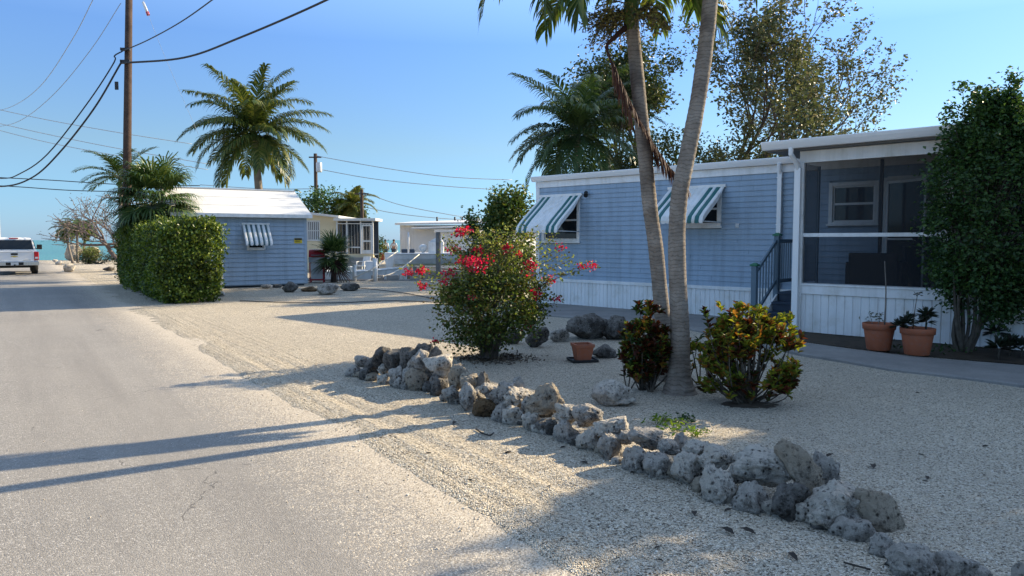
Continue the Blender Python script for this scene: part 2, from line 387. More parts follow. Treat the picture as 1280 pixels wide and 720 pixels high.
def streaked(m, amt=.35):
    nt_ = m.node_tree; b_ = nt_.nodes['Principled BSDF']; src = b_.inputs['Base Color'].links[0].from_socket; tc_ = nt_.nodes.new('ShaderNodeTexCoord'); mp_ = nt_.nodes.new('ShaderNodeMapping'); mp_.inputs['Scale'].default_value = (5, 5, .35); nz_ = nt_.nodes.new('ShaderNodeTexNoise'); nz_.inputs['Scale'].default_value = 1.0; nz_.inputs['Detail'].default_value = 7; nz_.inputs['Roughness'].default_value = .7
    rp_ = nt_.nodes.new('ShaderNodeValToRGB'); rp_.color_ramp.elements[0].position = .45; rp_.color_ramp.elements[1].position = .75; rp_.color_ramp.elements[0].color = (1, 1, 1, 1); rp_.color_ramp.elements[1].color = (1 - amt, 1 - amt, 1 - amt * 1.1, 1); mx_ = nt_.nodes.new('ShaderNodeMix'); mx_.data_type = 'RGBA'; mx_.blend_type = 'MULTIPLY'; mx_.inputs[0].default_value = 1
    L_ = nt_.links.new; L_(tc_.outputs['Object'], mp_.inputs[0]); L_(mp_.outputs[0], nz_.inputs['Vector']); L_(nz_.outputs['Fac'], rp_.inputs[0]); L_(src, mx_.inputs[6]); L_(rp_.outputs[0], mx_.inputs[7]); L_(mx_.outputs[2], b_.inputs['Base Color']); return m
M['siding'] = paint('blue_vinyl_siding', (.285, .37, .46), 0.5, 0.06, 0.7, grime=(.25, .325, .41)); M['shedblue'] = paint('pale_blue_siding', (.32, .39, .46), 0.5, 0.06, 0.7)
streaked(M['siding'], .28); streaked(M['shedblue'], .28); streaked(M['white'], .22)
M['glass'] = MT('window_glass', 0.06, 0.3).color((.012, .016, .02)).m
M['teal'] = paint('teal_stripe', (.015, .12, .12), 0.4, 0.08); M['awngrey'] = paint('grey_green_stripe', (.06, .11, .12), 0.4, 0.08)
M['navy'] = paint('navy_step_paint', (.035, .055, .085), 0.5, 0.15, 3); M['rail'] = paint('blue_grey_rail', (.10, .15, .19), 0.45, 0.06); M['green'] = paint('green_cap', (.015, .14, .07), 0.4, 0.05)
M['dark'] = paint('dark_plastic', (.02, .02, .022), 0.5, 0.1); M['black'] = paint('black_rubber', (.015, .015, .015), 0.6, 0.15)
M['wood'] = barkmat('pole_wood', (.045, .03, .024), (.095, .065, .05), 3, 0.5); M['graywood'] = barkmat('weathered_wood', (.12, .11, .1), (.22, .2, .18), 6, 0.4)
M['terracotta'] = paint('terracotta', (.34, .105, .05), 0.75, 0.15, 6, grime=(.28, .13, .09)); M['cream'] = paint('cream_siding', (.70, .60, .40), 0.55, 0.05)
M['wicker'] = paint('wicker', (.03, .024, .02), 0.7, 0.3, 30, bump=0.8); M['yellow'] = paint('yellow_sign', (.72, .50, .03), 0.5, 0.04)
M['red'] = paint('red_enamel', (.42, .02, .03), 0.35, 0.08); M['steel'] = paint('steel', (.35, .36, .37), 0.35, 0.08, metal=0.8)
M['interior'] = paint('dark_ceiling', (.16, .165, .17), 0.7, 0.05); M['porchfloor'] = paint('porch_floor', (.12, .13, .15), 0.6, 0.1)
M['palegrey'] = paint('pale_grey_panel', (.55, .57, .58), 0.5, 0.05); M['rope'] = paint('rope', (.62, .58, .5), 0.8, 0.1, 20)
M['wire'] = paint('black_cable', (.02, .02, .022), 0.5, 0.05); M['wirepale'] = paint('aluminium_wire', (.30, .34, .38), 0.4, 0.05)
def screen_mat():
    t = MT('insect_screen', 0.7, 0.2).color((.02, .022, .026)); tr = t.N('ShaderNodeBsdfTransparent'); mx = t.N('ShaderNodeMixShader'); mx.inputs[0].default_value = 0.58
    t.L(tr.outputs[0], mx.inputs[1]); t.L(t.b.outputs[0], mx.inputs[2]); t.L(mx.outputs[0], t.n['Material Output'].inputs['Surface']); return t.m
M['screen'] = screen_mat()
M['palescreen'] = screen_mat(); M['palescreen'].node_tree.nodes['Mix Shader'].inputs[0].default_value = .3; M['palescreen'].name = 'pale_insect_screen'
def rock_mat(name, a, b, dark, dk=0.52):
    t = MT(name, 0.95, 0.08); c = t.ramp(t.noise(6, 9, 0.72), [(0.28, a), (0.72, b)])
    c = t.mix(t.ramp(t.noise(2.6, 10, 0.8), [(dk - .06, (0, 0, 0)), (dk + 0.08, (.92, .92, .92))]), c, dark)
    c = t.mix(t.ramp(t.noise(30, 6, 0.75), [(.53, (0, 0, 0)), (.64, (.8, .8, .8))]), c, tuple(x * .8 for x in dark))
    c = t.mix(t.ramp(t.noise(13, 7, 0.8), [(.60, (0, 0, 0)), (.70, (.7, .7, .7))]), c, tuple(min(.7, x * 1.35) for x in b))
    v = t.voro(26, 'Distance'); pit = t.ramp(v, [(0.10, (1, 1, 1)), (0.34, (0, 0, 0))]); pn = t.ramp(t.noise(7, 3), [(.42, (0, 0, 0)), (.56, (1, 1, 1))]); pm = t.mix(1.0, pit, pn, 'MULTIPLY')
    c = t.mix(pm, c, tuple(x * 0.4 for x in dark)); t.color(c)
    h = t.bump(t.noise(22, 9, 0.8), 1.0, 0.05); iv = t.math('SUBTRACT', 1.0, pm); h = t.bump(iv, 0.9, 0.02, h); t.normal(h); return t.m
RK = {'pale': rock_mat('pale_limestone', (.52, .47, .395), (.78, .71, .61), (.10, .09, .08), .565), 'grey': rock_mat('grey_limestone', (.40, .365, .32), (.66, .605, .53), (.075, .068, .062), .545),
      'dark': rock_mat('dark_limestone', (.17, .158, .142), (.36, .335, .30), (.05, .046, .042), .50), 'tan': rock_mat('tan_limestone', (.34, .285, .22), (.52, .45, .35), (.11, .093, .076), .57),
      'brown': rock_mat('brown_stone', (.15, .095, .05), (.27, .18, .10), (.05, .035, .025), .55)}

# ------------------------------------------------------------------ ground, road, sea
RD = np.array([-0.56, 0.83]); RD /= np.linalg.norm(RD); RN = np.array([RD[1], -RD[0]]); RP = np.array([-0.14, 4.34]); RW = 6.6
def road_d(x, y): return (x - RP[0]) * RN[0] + (y - RP[1]) * RN[1]
def vnoise(x, y, seed=0):
    r = np.zeros_like(x); g = np.random.default_rng(seed)
    for k in range(14):
        f = 0.6 * 1.33 ** k; a = g.uniform(0, 2 * math.pi); p = g.uniform(0, 7)
        r += np.sin((x * math.cos(a) + y * math.sin(a)) * f + p + 1.3 * np.sin(f * .7 * (x * math.sin(a) - y * math.cos(a)) + p)) / (1.2 ** k)
    return r / 4.0
def build_ground():
    xs = np.unique(np.concatenate([np.array([-3000, -1200, -500, -300, -200, -120, -80, -60]), np.arange(-50, -12, 1.0), np.arange(-12, -7, .3), np.arange(-7, 6, .075), np.arange(6, 14, .4), np.arange(14, 60, 2.0), [80, 120, 200, 300, 500, 1200, 3000], [-9.0, -8.99, 8.0, 8.01]]))
    ys = np.unique(np.concatenate([[-60, -30, -15, -8, -4, -2, -1, 0, 1], np.arange(1.5, 10, .075), np.arange(10, 16, .15), np.arange(16, 26, .4), np.arange(26, 62.1, 1.0), [31.0, 31.01, 39, 39.01]]))
    X, Y = np.meshgrid(xs, ys); d = road_d(X, Y); n = vnoise(X, Y, 3); n2 = vnoise(X * 3.1, Y * 3.1, 5)
    z = 0.014 + 0.013 * n + 0.006 * n2
    # wheel ruts in the loose gravel beside the road
    z += 0.012 * np.exp(-((d - 0.5) / 0.6) ** 2) * np.sin(d * 22 + 1.5 * n) + 0.0
    e = d + 0.07 * n2 + 0.045 * n
    inside = np.clip((0.12 - e) / 0.34, 0, 1) * np.clip((d + RW + 0.3) / 0.3, 0, 1)
    z = z * (1 - inside) + (-0.07) * inside
    far = np.clip((Y - 18) / 6, 0, 1); z = z * (1 - far * .6)
    can = (X > -8.995) & (X < 8.005) & (Y > 31.005) & (Y < 39.005); z[can] = -1.6
    V = np.stack([X.ravel(), Y.ravel(), z.ravel()], 1); nx, ny = len(xs), len(ys)
    i = np.arange(nx * ny).reshape(ny, nx); F = np.stack([i[:-1, :-1].ravel(), i[:-1, 1:].ravel(), i[1:, 1:].ravel(), i[1:, :-1].ravel()], 1)
    return kindof(link('ground', np_mesh('ground', V, [F]), None, [M['gravel']], True), 'structure')
ground = build_ground()
def build_road():
    ss = np.arange(-14, 66, 0.5); rng = np.random.default_rng(4); V = []; F = []; m = 14
    for i, s in enumerate(ss):
        for k in range(m + 1):
            dd = 0.35 - (RW + 0.7) * k / m; p = RP + RD * s + RN * dd; V.append((p[0], p[1], 0.0))
    for i in range(len(ss) - 1):
        for k in range(m): a = i * (m + 1) + k; F.append((a, a + 1, a + m + 2, a + m + 1))
    return kindof(link('road', np_mesh('road', np.array(V), [np.array(F)]), None, [M['asphalt']], True), 'structure')
build_road()
mb = MB(); mb.add([(-3000, 62, .006), (3000, 62, .006), (3000, 74, -.5), (-3000, 74, -.5)], [(0, 1, 2, 3)]); kindof(mb.build('beach', M['sand']), 'structure')
mb = MB(); mb.add([(-9000, 71, -.4), (9000, 71, -.4), (9000, 9000, -.4), (-9000, 9000, -.4)], [(0, 1, 2, 3)]); kindof(mb.build('sea', M['sea']), 'structure')
mb = MB(); mb.add([(-8.98, 31.02, -.8), (7.99, 31.02, -.8), (7.99, 38.98, -.8), (-8.98, 38.98, -.8)], [(0, 1, 2, 3)]); kindof(mb.build('canal_water', M['canal']), 'structure')
mb = MB(); mb.box(-9.3, 8.3, 30.7, 31.06, -1.6, 0.06); mb.box(-9.3, 8.3, 38.96, 39.3, -1.6, .1); kindof(mb.build('seawall', M['dock']), 'structure')
# concrete walk along the house
wf = [(560, 386), (600, 388.5), (659, 392), (715, 396), (776, 401), (860, 410), (1000, 441), (1056, 450), (1111, 460), (1190, 469), (1278, 480), (1400, 496)]
wb = [(575, 378), (620, 378), (690, 379), (740, 381), (800, 384), (900, 392), (1000, 427), (1065, 436), (1139, 445), (1200, 450), (1278, 456), (1400, 468)]
mb = MB(); top = 0.055; fr = [G(*p, top) for p in wf]; bk = [G(*p, top) for p in wb]
n = len(fr); vs = [(p.x, p.y, top) for p in fr] + [(p.x, p.y, top) for p in bk] + [(p.x, p.y, -.05) for p in fr] + [(p.x, p.y, -.05) for p in bk]
fs = [(i, i + 1, n + i + 1, n + i) for i in range(n - 1)] + [(2 * n + i, 2 * n + i + 1, i + 1, i) for i in range(n - 1)] + [(n + i, n + i + 1, 3 * n + i + 1, 3 * n + i) for i in range(n - 1)]
mb.add(vs, fs); walk = kindof(mb.build('walkway', M['walk']), 'structure')
walk.modifiers.new('bevel', 'BEVEL').width = 0.012
# planting bed of dark soil between walk and porch
mb = MB(); ft = [G(x, y - 1, .03) for x, y in wb[6:]]; HX = Vector((.724, -.69, 0)); HA = Vector((.68, 19.6, 0)); HY = Vector((.69, .724, 0))
bk2 = [HA + HX * (7.6 + k * 1.1) - HY * 1.46 for k in range(6)]
k = len(ft); mb.add([(p.x, p.y, .028) for p in ft] + [(p.x, p.y, .05) for p in bk2], [(i, i + 1, k + i + 1, k + i) for i in range(5)]); kindof(mb.build('planting_bed', M['soil']), 'structure')

# ------------------------------------------------------------------ siding, skirting, windows
def siding(mb, x0, x1, z0, z1, y=0.0, holes=(), e=0.115, lap=.020):
    nz = int(round((z1 - z0) / e)); e = (z1 - z0) / nz
    for k in range(nz):
        a = z0 + k * e; b = a + e; m = (a + b) / 2; iv = [(x0, x1)]
        for (h0, h1, g0, g1) in holes:
            if g0 < m < g1:
                iv = [q for (p0, p1) in iv for q in ((p0, min(p1, h0)), (max(p0, h1), p1)) if q[1] - q[0] > 1e-3]
        for (p0, p1) in iv:
            prof = [(y + 0.004, a), (y - lap, a), (y - lap * .9, a + e * .12), (y - 0.002, b)]
            n = len(prof); vs = [(p0, py, pz) for py, pz in prof] + [(p1, py, pz) for py, pz in prof]
            mb.add(vs, [(i, i + 1, n + i + 1, n + i) for i in range(n - 1)])
def ribbed(mb, x0, x1, z0, z1, y, pitch=0.1, dep=0.012, w1=.74):
    x = x0
    while x < x1 - 1e-4:
        a = x; b = min(x1, x + pitch * w1); c = min(x1, x + pitch * (w1 + .06)); d = min(x1, x + pitch * .94); f = min(x1, x + pitch)
        pr = [(a, y - dep), (b, y - dep), (c, y), (d, y), (f, y - dep)]
        vs = [(px_, py_, z0) for px_, py_ in pr] + [(px_, py_, z1) for px_, py_ in pr]
        mb.add(vs, [(i, i + 1, 6 + i, 5 + i) for i in range(4)]); x = f
def window(parent, x0, x1, z0, z1, y=0.0, fw=0.085, mid='h', fm=None, sill=True):
    fm = fm or M['white']; mb = MB(); o = -0.045; i = y + 0.03
    mb.box(x0, x0 + fw, y + o, i, z0, z1); mb.box(x1 - fw, x1, y + o, i, z0, z1); mb.box(x0 + fw, x1 - fw, y + o, i, z1 - fw, z1); mb.box(x0 + fw, x1 - fw, y + o, i, z0, z0 + fw)
    f = mb.build('window', fm, parent, 0.006)
    mb = MB(); ax0, ax1, az0, az1 = x0 + fw, x1 - fw, z0 + fw, z1 - fw; zm = (az0 + az1) / 2; s = 0.03
    mb.box(ax0, ax1, y - .012, y + .008, zm - .022, zm + .022); mb.box(ax0, ax0 + s, y - .01, y + .01, az0, az1); mb.box(ax1 - s, ax1, y - .01, y + .01, az0, az1); mb.box(ax0 + s, ax1 - s, y - .01, y + .01, az1 - s, az1); mb.box(ax0 + s, ax1 - s, y - .01, y + .01, az0, az0 + s)
    mb.build('sash', fm, f, 0.003)
    mb = MB(); mb.box(ax0, ax1, y + .014, y + .02, az0, az1); mb.build('pane', M['glass'], f)
    if sill:
        mb = MB(); mb.box(x0 - .03, x1 + .03, y - .075, y - .046, z0 + .0, z0 + .035); mb.build('sill', fm, f, 0.004)
    return f
def awning(parent, x0, x1, zt, zb, proj, pattern, y=0.0, arms=True):
    """pattern: list of (fraction of width, material index)"""
    mb = MB(); tot = sum(p for p, _ in pattern); x = x0; t = .012
    sl = [(y - .03, zt), (y - proj * .35, zt - (zt - zb) * .30), (y - proj * .8, zt - (zt - zb) * .70), (y - proj * .97, zt - (zt - zb) * .88), (y - proj, zb)]
    rr = 0
    for p, mi in pattern:
        xa = x; xb = x + (x1 - x0) * p / tot; x = xb
        npan = max(1, int(round((xb - xa) / .12)))
        for q in range(npan):
            u0 = xa + (xb - xa) * q / npan; u1 = xa + (xb - xa) * (q + 1) / npan; rr += 1; g = .014
            pr = [(u0, 0), (u0 + .25 * (u1 - u0), g), (u1 - .25 * (u1 - u0), g), (u1, 0)]
            vs = []
            for (yy, zz) in sl: vs += [(a, yy - b * .3, zz + b) for a, b in pr]
            vs += [(a, sl[-1][0] + .004, zb - .035 - (.02 if 0 < kk < 3 else 0)) for kk, (a, b) in enumerate(pr)]
            fs = [(r * 4 + c, r * 4 + c + 1, r * 4 + c + 5, r * 4 + c + 4) for r in range(len(sl)) for c in range(3)]
            mb.add(vs, fs, mi)
    for xx in (x0, x1):   # side wings
        vs = [(xx, a, b) for a, b in sl] + [(xx, a + .0, b - .11) for a, b in sl[1:]]
        n = len(sl); mb.add(vs, [(0, 1, n)] + [(i, i + 1, n + i, n + i - 1) for i in range(1, n - 1)], 0)
    mb.box(x0 - .03, x1 + .03, y - .06, y - .022, zt - .01, zt + .05, 0)
    a = mb.build('awning', [M['white'], M['teal'], M['awngrey']], parent)
    if arms:
        for xx in (x0 + .06, x1 - .06):
            mb = MB(); mb.tube([(xx, y - .03, zb - .02), (xx, y - proj * .9, zb - .01)], .012, 6); mb.build('support_arm', M['white'], a)
    return a
def gutter(mb, x0, x1, y, z, w=.13, h=.13, m=0):
    mb.extr_x([(y + w, z), (y + w, z + h), (y + w * .2, z + h), (y, z + h), (y - .012, z + h - .012), (y, z + h * .6), (y + w * .2, z + h * .2), (y + w * .32, z)], x0, x1, m)

# ------------------------------------------------------------------ the blue mobile home
HRZ = math.atan2(-.69, .724)
house = thing('mobile_home', 'long blue mobile home with white skirting, striped awnings and a screened porch', 'house', (HA.x, HA.y, 0), HRZ)
XE = 17.0; PX = 7.57; PY = -1.5
holes = [(.17, 1.43, 1.62, 2.79), (4.08, 5.29, 1.96, 2.79), (7.55, 8.46, 1.97, 2.8)]
mb = MB(); siding(mb, .08, XE, .70, 3.06, 0, holes); mb.box(0, XE, .035, 4.2, .05, 3.1); mb.build('wall', M['siding'], house)
mb = MB(); rj = np.random.default_rng(9)
for k in range(20):
    for j in range(3):
        xj = .5 + (k * 1.37) % 3.0 + j * 3.2; zj = .70 + k * .118
        if not any(h0 - .1 < xj < h1 + .1 and g0 - .12 < zj < g1 + .05 for (h0, h1, g0, g1) in holes): mb.add([(xj, -.0215, zj + .004), (xj + .006, -.0215, zj + .004), (xj + .006, -.008, zj + .108), (xj, -.008, zj + .108)], [(0, 1, 2, 3)])
mb.build('siding_joint', M['rail'], house)
mb = MB(); ribbed(mb, 0, 7.6, .03, .64, 0.012, .115); mb.extr_x([(-.03, .63), (-.03, .70), (.02, .72), (.02, .63)], -.01, 7.6); mb.build('skirting', M['white'], house)
mb = MB(); mb.box(-.04, .08, -.03, .02, .66, 3.06); mb.build('corner_board', M['white'], house, .005)
mb = MB(); mb.box(-.05, XE, -.03, .03, 3.062, 3.22); mb.build('fascia', M['white'], house, .004)
mb = MB(); gutter(mb, -.12, 7.05, -.15, 3.225); mb.build('gutter', M['white_metal'], house)
mb = MB(); mb.add([(-.15, -.10, 3.352), (XE + .1, -.10, 3.352), (XE + .1, 2.1, 3.45), (-.15, 2.1, 3.45), (-.15, 4.35, 3.352), (XE + .1, 4.35, 3.352)], [(0, 1, 2, 3), (3, 2, 5, 4)]); mb.add([(-.02, 0.05, 3.1), (-.02, 4.2, 3.1), (-.02, 2.1, 3.44)], [(0, 1, 2)])
mb.box(-.15, XE + .1, -.02, 4.3, 3.30, 3.345); mb.build('roof', M['roofwhite'], house)
mb = MB()
for zz in (0.9, 2.0, 2.95): mb.box(6.53, 6.64, -.10, -.024, zz, zz + .02)
mb.box(6.54, 6.63, -.098, -.03, .7, 3.06); mb.tube([(6.585, -.065, 3.03), (6.585, -.10, 3.12), (6.585, -.13, 3.24)], .04, 8); mb.build('downspout', M['white_metal'], house, .004)
for (a, b, c, d) in holes[:2]: window(house, a, b, c, d)
window(house, *holes[2], fw=.075)
P1 = [(6, 0), (7, 1), (5, 0), (7, 1), (44, 0), (7, 1), (5, 0), (7, 1), (6, 0)]
awning(house, .12, 1.48, 2.82, 1.93, .98, P1); awning(house, 4.0, 5.36, 2.84, 2.10, .95, P1)
mb = MB(); mb.lathe([(0.0, 0), (.055, 0), (.055, .02), (.0, .022)], 12, (0, 0, 0)); mb.tube([(0, 0, .02), (0, .02, .09)], .022, 8); mb.tube([(0, .0, .07), (0, -.05, .14), (0, -.07, .17)], [.03, .05, .058], 10)
wl = mb.build('wall_lamp', M['black'], house); wl.location = (1.62, -.02, 2.86); wl.rotation_euler = (R(90), 0, R(35))
mb = MB(); mb.box(5.62, 5.70, -.032, -.015, 1.96, 2.05); mb.build('outlet_cover', M['palegrey'], house, .006)
# porch
pf = []
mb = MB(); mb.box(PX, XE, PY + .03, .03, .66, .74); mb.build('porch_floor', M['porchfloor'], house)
mb = MB(); ribbed(mb, PX + .06, XE, .06, .74, PY, .135, .014, .8); mb.box(PX + .06, XE, PY + .01, PY + .04, .06, .74); mb.box(PX + .0, PX + .05, PY, -.02, .06, .66); mb.build('porch_skirting', M['white'], house)
mb = MB(); mb.box(PX + .10, XE, PY - .045, PY + .06, .742, .895); mb.extr_x([(PY - .065, .895), (PY - .065, .925), (PY + .06, .94), (PY + .06, .895)], PX + .10, XE); mb.build('porch_sill', M['white'], house, .004)
posts = [(PX, PX + .105), (PX + 2.30, PX + 2.46), (PX + 3.55, PX + 3.65), (PX + 5.8, PX + 5.9), (PX + 8, PX + 8.1)]
for i, (a, b) in enumerate(posts):
    mb = MB(); mb.box(a, b, PY - .055, PY + .065, .07 if i == 0 else .9405, 3.06); mb.build('porch_post', M['white'], house, .005)
mb = MB()
for (a, b) in zip(posts[:-1], posts[1:]): mb.box(a[1], b[0], PY - .03, PY + .03, 1.755, 1.82)
mb.build('porch_rail', M['white'], house, .004)
mb = MB(); mb.box(PX + .02, XE, PY - .04, PY + .05, 3.062, 3.27); mb.build('porch_beam', M['white'], house, .004)
for (a, b) in zip(posts[:-1], posts[1:]):
    mb = MB(); yy = PY + .005; mb.add([(a[1], yy, .94), (b[0], yy, .94), (b[0], yy, 1.755), (a[1], yy, 1.755)], [(0, 1, 2, 3)]); mb.add([(a[1], yy, 1.82), (b[0], yy, 1.82), (b[0], yy, 3.06), (a[1], yy, 3.06)], [(0, 1, 2, 3)])
    mb.build('insect_screen', M['screen'], house)
mb = MB(); mb.box(PX + .03, PX + .07, -.75, -.70, .74, 3.06); mb.build('screen_post', M['rail'], house)
mb = MB(); mb.add([(PX + .05, PY + .07, .94), (PX + .05, -.76, .94), (PX + .05, -.76, 3.06), (PX + .05, PY + .07, 3.06)], [(0, 1, 2, 3)]); mb.build('side_screen', M['screen'], house)
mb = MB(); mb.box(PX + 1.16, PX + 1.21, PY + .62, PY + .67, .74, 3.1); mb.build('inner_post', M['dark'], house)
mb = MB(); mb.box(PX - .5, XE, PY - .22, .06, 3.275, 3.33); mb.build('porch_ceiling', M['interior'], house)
mb = MB(); mb.add([(PX - .52, PY - .30, 3.44), (XE, PY - .30, 3.44), (XE, .6, 3.62), (PX - .52, .6, 3.62), (PX - .52, PY - .30, 3.36), (XE, PY - .30, 3.36), (XE, .6, 3.54), (PX - .52, .6, 3.54)], [(0, 1, 2, 3), (4, 7, 6, 5), (0, 4, 5, 1), (0, 3, 7, 4)]); mb.build('porch_roof', M['roofwhite'], house)
mb = MB(); gutter(mb, PX - .54, XE, PY - .40, 3.30, .14, .145); mb.build('porch_gutter', M['white_metal'], house)
mb = MB(); mb.tube([(PX - .02, PY - .33, 3.31), (PX - .02, PY - .33, 3.2), (PX + .0, PY - .14, 3.06), (PX + .02, PY - .10, 2.95)], .045, 8); mb.box(PX - .035, PX + .075, PY - .135, PY - .058, .16, 2.97); mb.box(PX - .05, PX + .06, PY - .26, PY - .06, .06, .15); mb.build('porch_downspout', M['white_metal'], house, .006)
# open storm door inside the porch
dl = MB(); ww, hh = .86, 2.02
dl.box(0, .045, -.02, .02, 0, hh); dl.box(ww - .045, ww, -.02, .02, 0, hh); dl.box(.045, ww - .045, -.02, .02, hh - .05, hh); dl.box(.045, ww - .045, -.02, .02, 0, .09); dl.box(.045, ww - .045, -.018, .018, .95, .985)
dr = dl.build('storm_door', M['white'], house, .004); dr.location = (8.62, -.10, .75); dr.rotation_euler = (0, 0, R(-28))
dl = MB(); dl.box(.045, ww - .045, -.004, .004, .09, hh - .05); dl.build('pane', M['glass'], dr)
dl = MB(); dl.tube([(ww - .09, -.022, .98), (ww - .09, -.06, .98), (ww - .2, -.06, 1.0)], .01, 6); dl.build('handle', M['steel'], dr)
mb = MB(); mb.box(8.52, 8.60, -.05, .0, .74, 2.84); mb.box(8.60, 9.5, -.05, 0, 2.79, 2.86); mb.box(9.45, 9.52, -.05, 0, .74, 2.79); mb.box(8.60, 9.45, -.028, -.021, .74, 2.79); mb.build('door_frame', M['white'], house, .004)
# steps and railing at the porch end
st = thing('porch_steps', 'navy wooden steps with blue grey railing and green post caps by the porch', 'steps', (HA.x, HA.y, 0), HRZ)
for k in range(4):
    yb = [-1.56, -1.29, -1.02, -.75][k]; zt = .175 * (k + 1); mb = MB(); mb.box(6.90, 7.52, yb - .03, yb + .27 if k < 3 else -.04, zt - .045, zt); mb.box(6.92, 7.50, yb + .0, yb + .02, zt - .175, zt - .046); mb.build('tread' if k < 3 else 'landing', M['navy'], st, .004)
mb = MB(); mb.add([(6.86, -1.62, 0), (6.86, -.75, 0), (6.86, -.04, 0), (6.86, -.04, .66), (6.86, -.75, .66), (6.86, -1.58, .14), (6.895, -1.62, 0), (6.895, -.75, 0), (6.895, -.04, 0), (6.895, -.04, .66), (6.895, -.75, .66), (6.895, -1.58, .14)], [(5, 4, 1, 0), (4, 3, 2, 1), (6, 7, 10, 11), (7, 8, 9, 10), (0, 6, 11, 5), (5, 11, 10, 4), (4, 10, 9, 3)]); mb.build('stringer', M['white'], st)
for (yy, zt) in ((-1.66, 1.22), (-.72, 1.78)):
    mb = MB(); mb.box(6.80, 6.90, yy - .05, yy + .05, .03, zt); p = mb.build('newel_post', M['rail'], st, .006)
    mb = MB(); mb.box(6.78, 6.92, yy - .07, yy + .07, zt + .001, zt + .03); mb.loft([[(6.79, yy - .06, zt + .03), (6.91, yy - .06, zt + .03), (6.91, yy + .06, zt + .03), (6.79, yy + .06, zt + .03)], [(6.83, yy - .02, zt + .06), (6.87, yy - .02, zt + .06), (6.87, yy + .02, zt + .06), (6.83, yy + .02, zt + .06)]]); mb.build('post_cap', M['green'], p)
def railrun(y0, z0, y1, z1, n):
    mb = MB(); h = .035
    for dz in (0, -.78):
        mb.hexa([(6.83, y0, z0 + dz - h), (6.87, y0, z0 + dz - h), (6.87, y1, z1 + dz - h), (6.83, y1, z1 + dz - h), (6.83, y0, z0 + dz + h), (6.87, y0, z0 + dz + h), (6.87, y1, z1 + dz + h), (6.83, y1, z1 + dz + h)])
    mb.build('handrail', M['rail'], st, .003)
    for k in range(n):
        f = (k + .5) / n; yy = y0 + (y1 - y0) * f; zz = z0 + (z1 - z0) * f; mb = MB(); mb.box(6.84, 6.86, yy - .011, yy + .011, zz - .745, zz - .03); mb.build('baluster', M['rail'], st)
railrun(-1.61, 1.10, -.77, 1.68, 7); railrun(-.67, 1.68, -.05, 1.68, 6)
# wicker chair and small stand on the porch
def hp(x, y, z=0): return HA + HX * x + HY * y + Vector((0, 0, z))
ch = thing('wicker_chair', 'dark wicker armchair on the screened porch with its back to the yard', 'chair', hp(8.75, -.95, .742), HRZ + R(8))
mb = MB(); mb.box(-.36, .36, -.3, .32, .30, .40); mb.build('seat', M['wicker'], ch, .02)
mb = MB(); mb.hexa([(-.38, -.40, .05), (.38, -.40, .05), (.38, -.31, .05), (-.38, -.31, .05), (-.38, -.46, .74), (.38, -.46, .74), (.38, -.37, .74), (-.38, -.37, .74)]); mb.build('backrest', M['wicker'], ch, .025)
for s in (-1, 1):
    mb = MB(); mb.box(s * .40 - .045, s * .40 + .045, -.36, .34, .05, .58); mb.build('armrest', M['wicker'], ch, .025)
    for yy in (-.3, .28):
        mb = MB(); mb.tube([(s * .36, yy, 0), (s * .36, yy, .06)], .025, 8); mb.build('leg', M['wicker'], ch)
tb = thing('side_table', 'small dark side table holding a potted plant on the screened porch', 'table', hp(9.25, -.45, .742), HRZ)
mb = MB(); mb.box(-.2, .2, -.2, .2, .83, .86); mb.build('tabletop', M['dark'], tb, .005)
for sx in (-1, 1):
    for sy in (-1, 1): mb = MB(); mb.box(sx * .16 - .015, sx * .16 + .015, sy * .16 - .015, sy * .16 + .015, 0, .83); mb.build('leg', M['dark'], tb)
pp = thing('potted_plant', 'small potted plant standing on the dark side table inside the porch', 'plant', hp(9.25, -.45, .742 + .861), HRZ)
mb = MB(); mb.lathe([(0, 0), (.07, 0), (.095, .16), (.08, .16), (.078, .14), (0, .14)], 14); mb.build('pot', M['dark'], pp)
LF = {}
LF['dark'] = leafmat('dark_green_leaf', [(.018, .05, .014), (.03, .08, .02), (.05, .10, .025)], .25)
rng = np.random.default_rng(11); leaves_obj('foliage', rng, rng.normal(size=(60, 3)) * np.array([.06, .06, .05]) + np.array([0, 0, .22]), LF['dark'], pp, .12, .03, .6, fine=True)

# ------------------------------------------------------------------ the small blue shed
SX = Vector((.85, .53, 0)).normalized(); SA = Vector((-11.46, 25.2, 0)); SRZ = math.atan2(.53, .85)
shed = thing('shed', 'small pale blue shed with white gable roof behind the clipped hedge', 'shed', SA, SRZ)
mb = MB(); sh = [(2.34, 2.98, 1.34, 2.06)]; siding(mb, .08, 4.40, .10, 2.52, 0, sh, .165, .034); mb.box(.02, 4.46, .035, 4.0, .06, 2.52)
mb.add([(.01, 0, 2.52), (.01, 4, 2.52), (.01, 2, 3.46)], [(0, 1, 2)]); mb.add([(4.47, 0, 2.52), (4.47, 4, 2.52), (4.47, 2, 3.46)], [(0, 1, 2)]); mb.build('wall', M['shedblue'], shed)
for x0 in (-.02, 4.40): mb = MB(); mb.box(x0, x0 + .10, -.03, .05, .08, 2.52); mb.build('corner_board', M['shedblue'], shed, .004)
mb = MB(); a = .27; ex = .16
for (y0, y1) in ((-a, 2.0), (4 + a, 2.0)):
    z0 = 2.56; z1 = 3.56; t = .05; mb.hexa([(-ex, y0, z0), (4.48 + ex, y0, z0), (4.48 + ex, y1, z1), (-ex, y1, z1), (-ex, y0, z0 + t), (4.48 + ex, y0, z0 + t), (4.48 + ex, y1, z1 + t), (-ex, y1, z1 + t)])
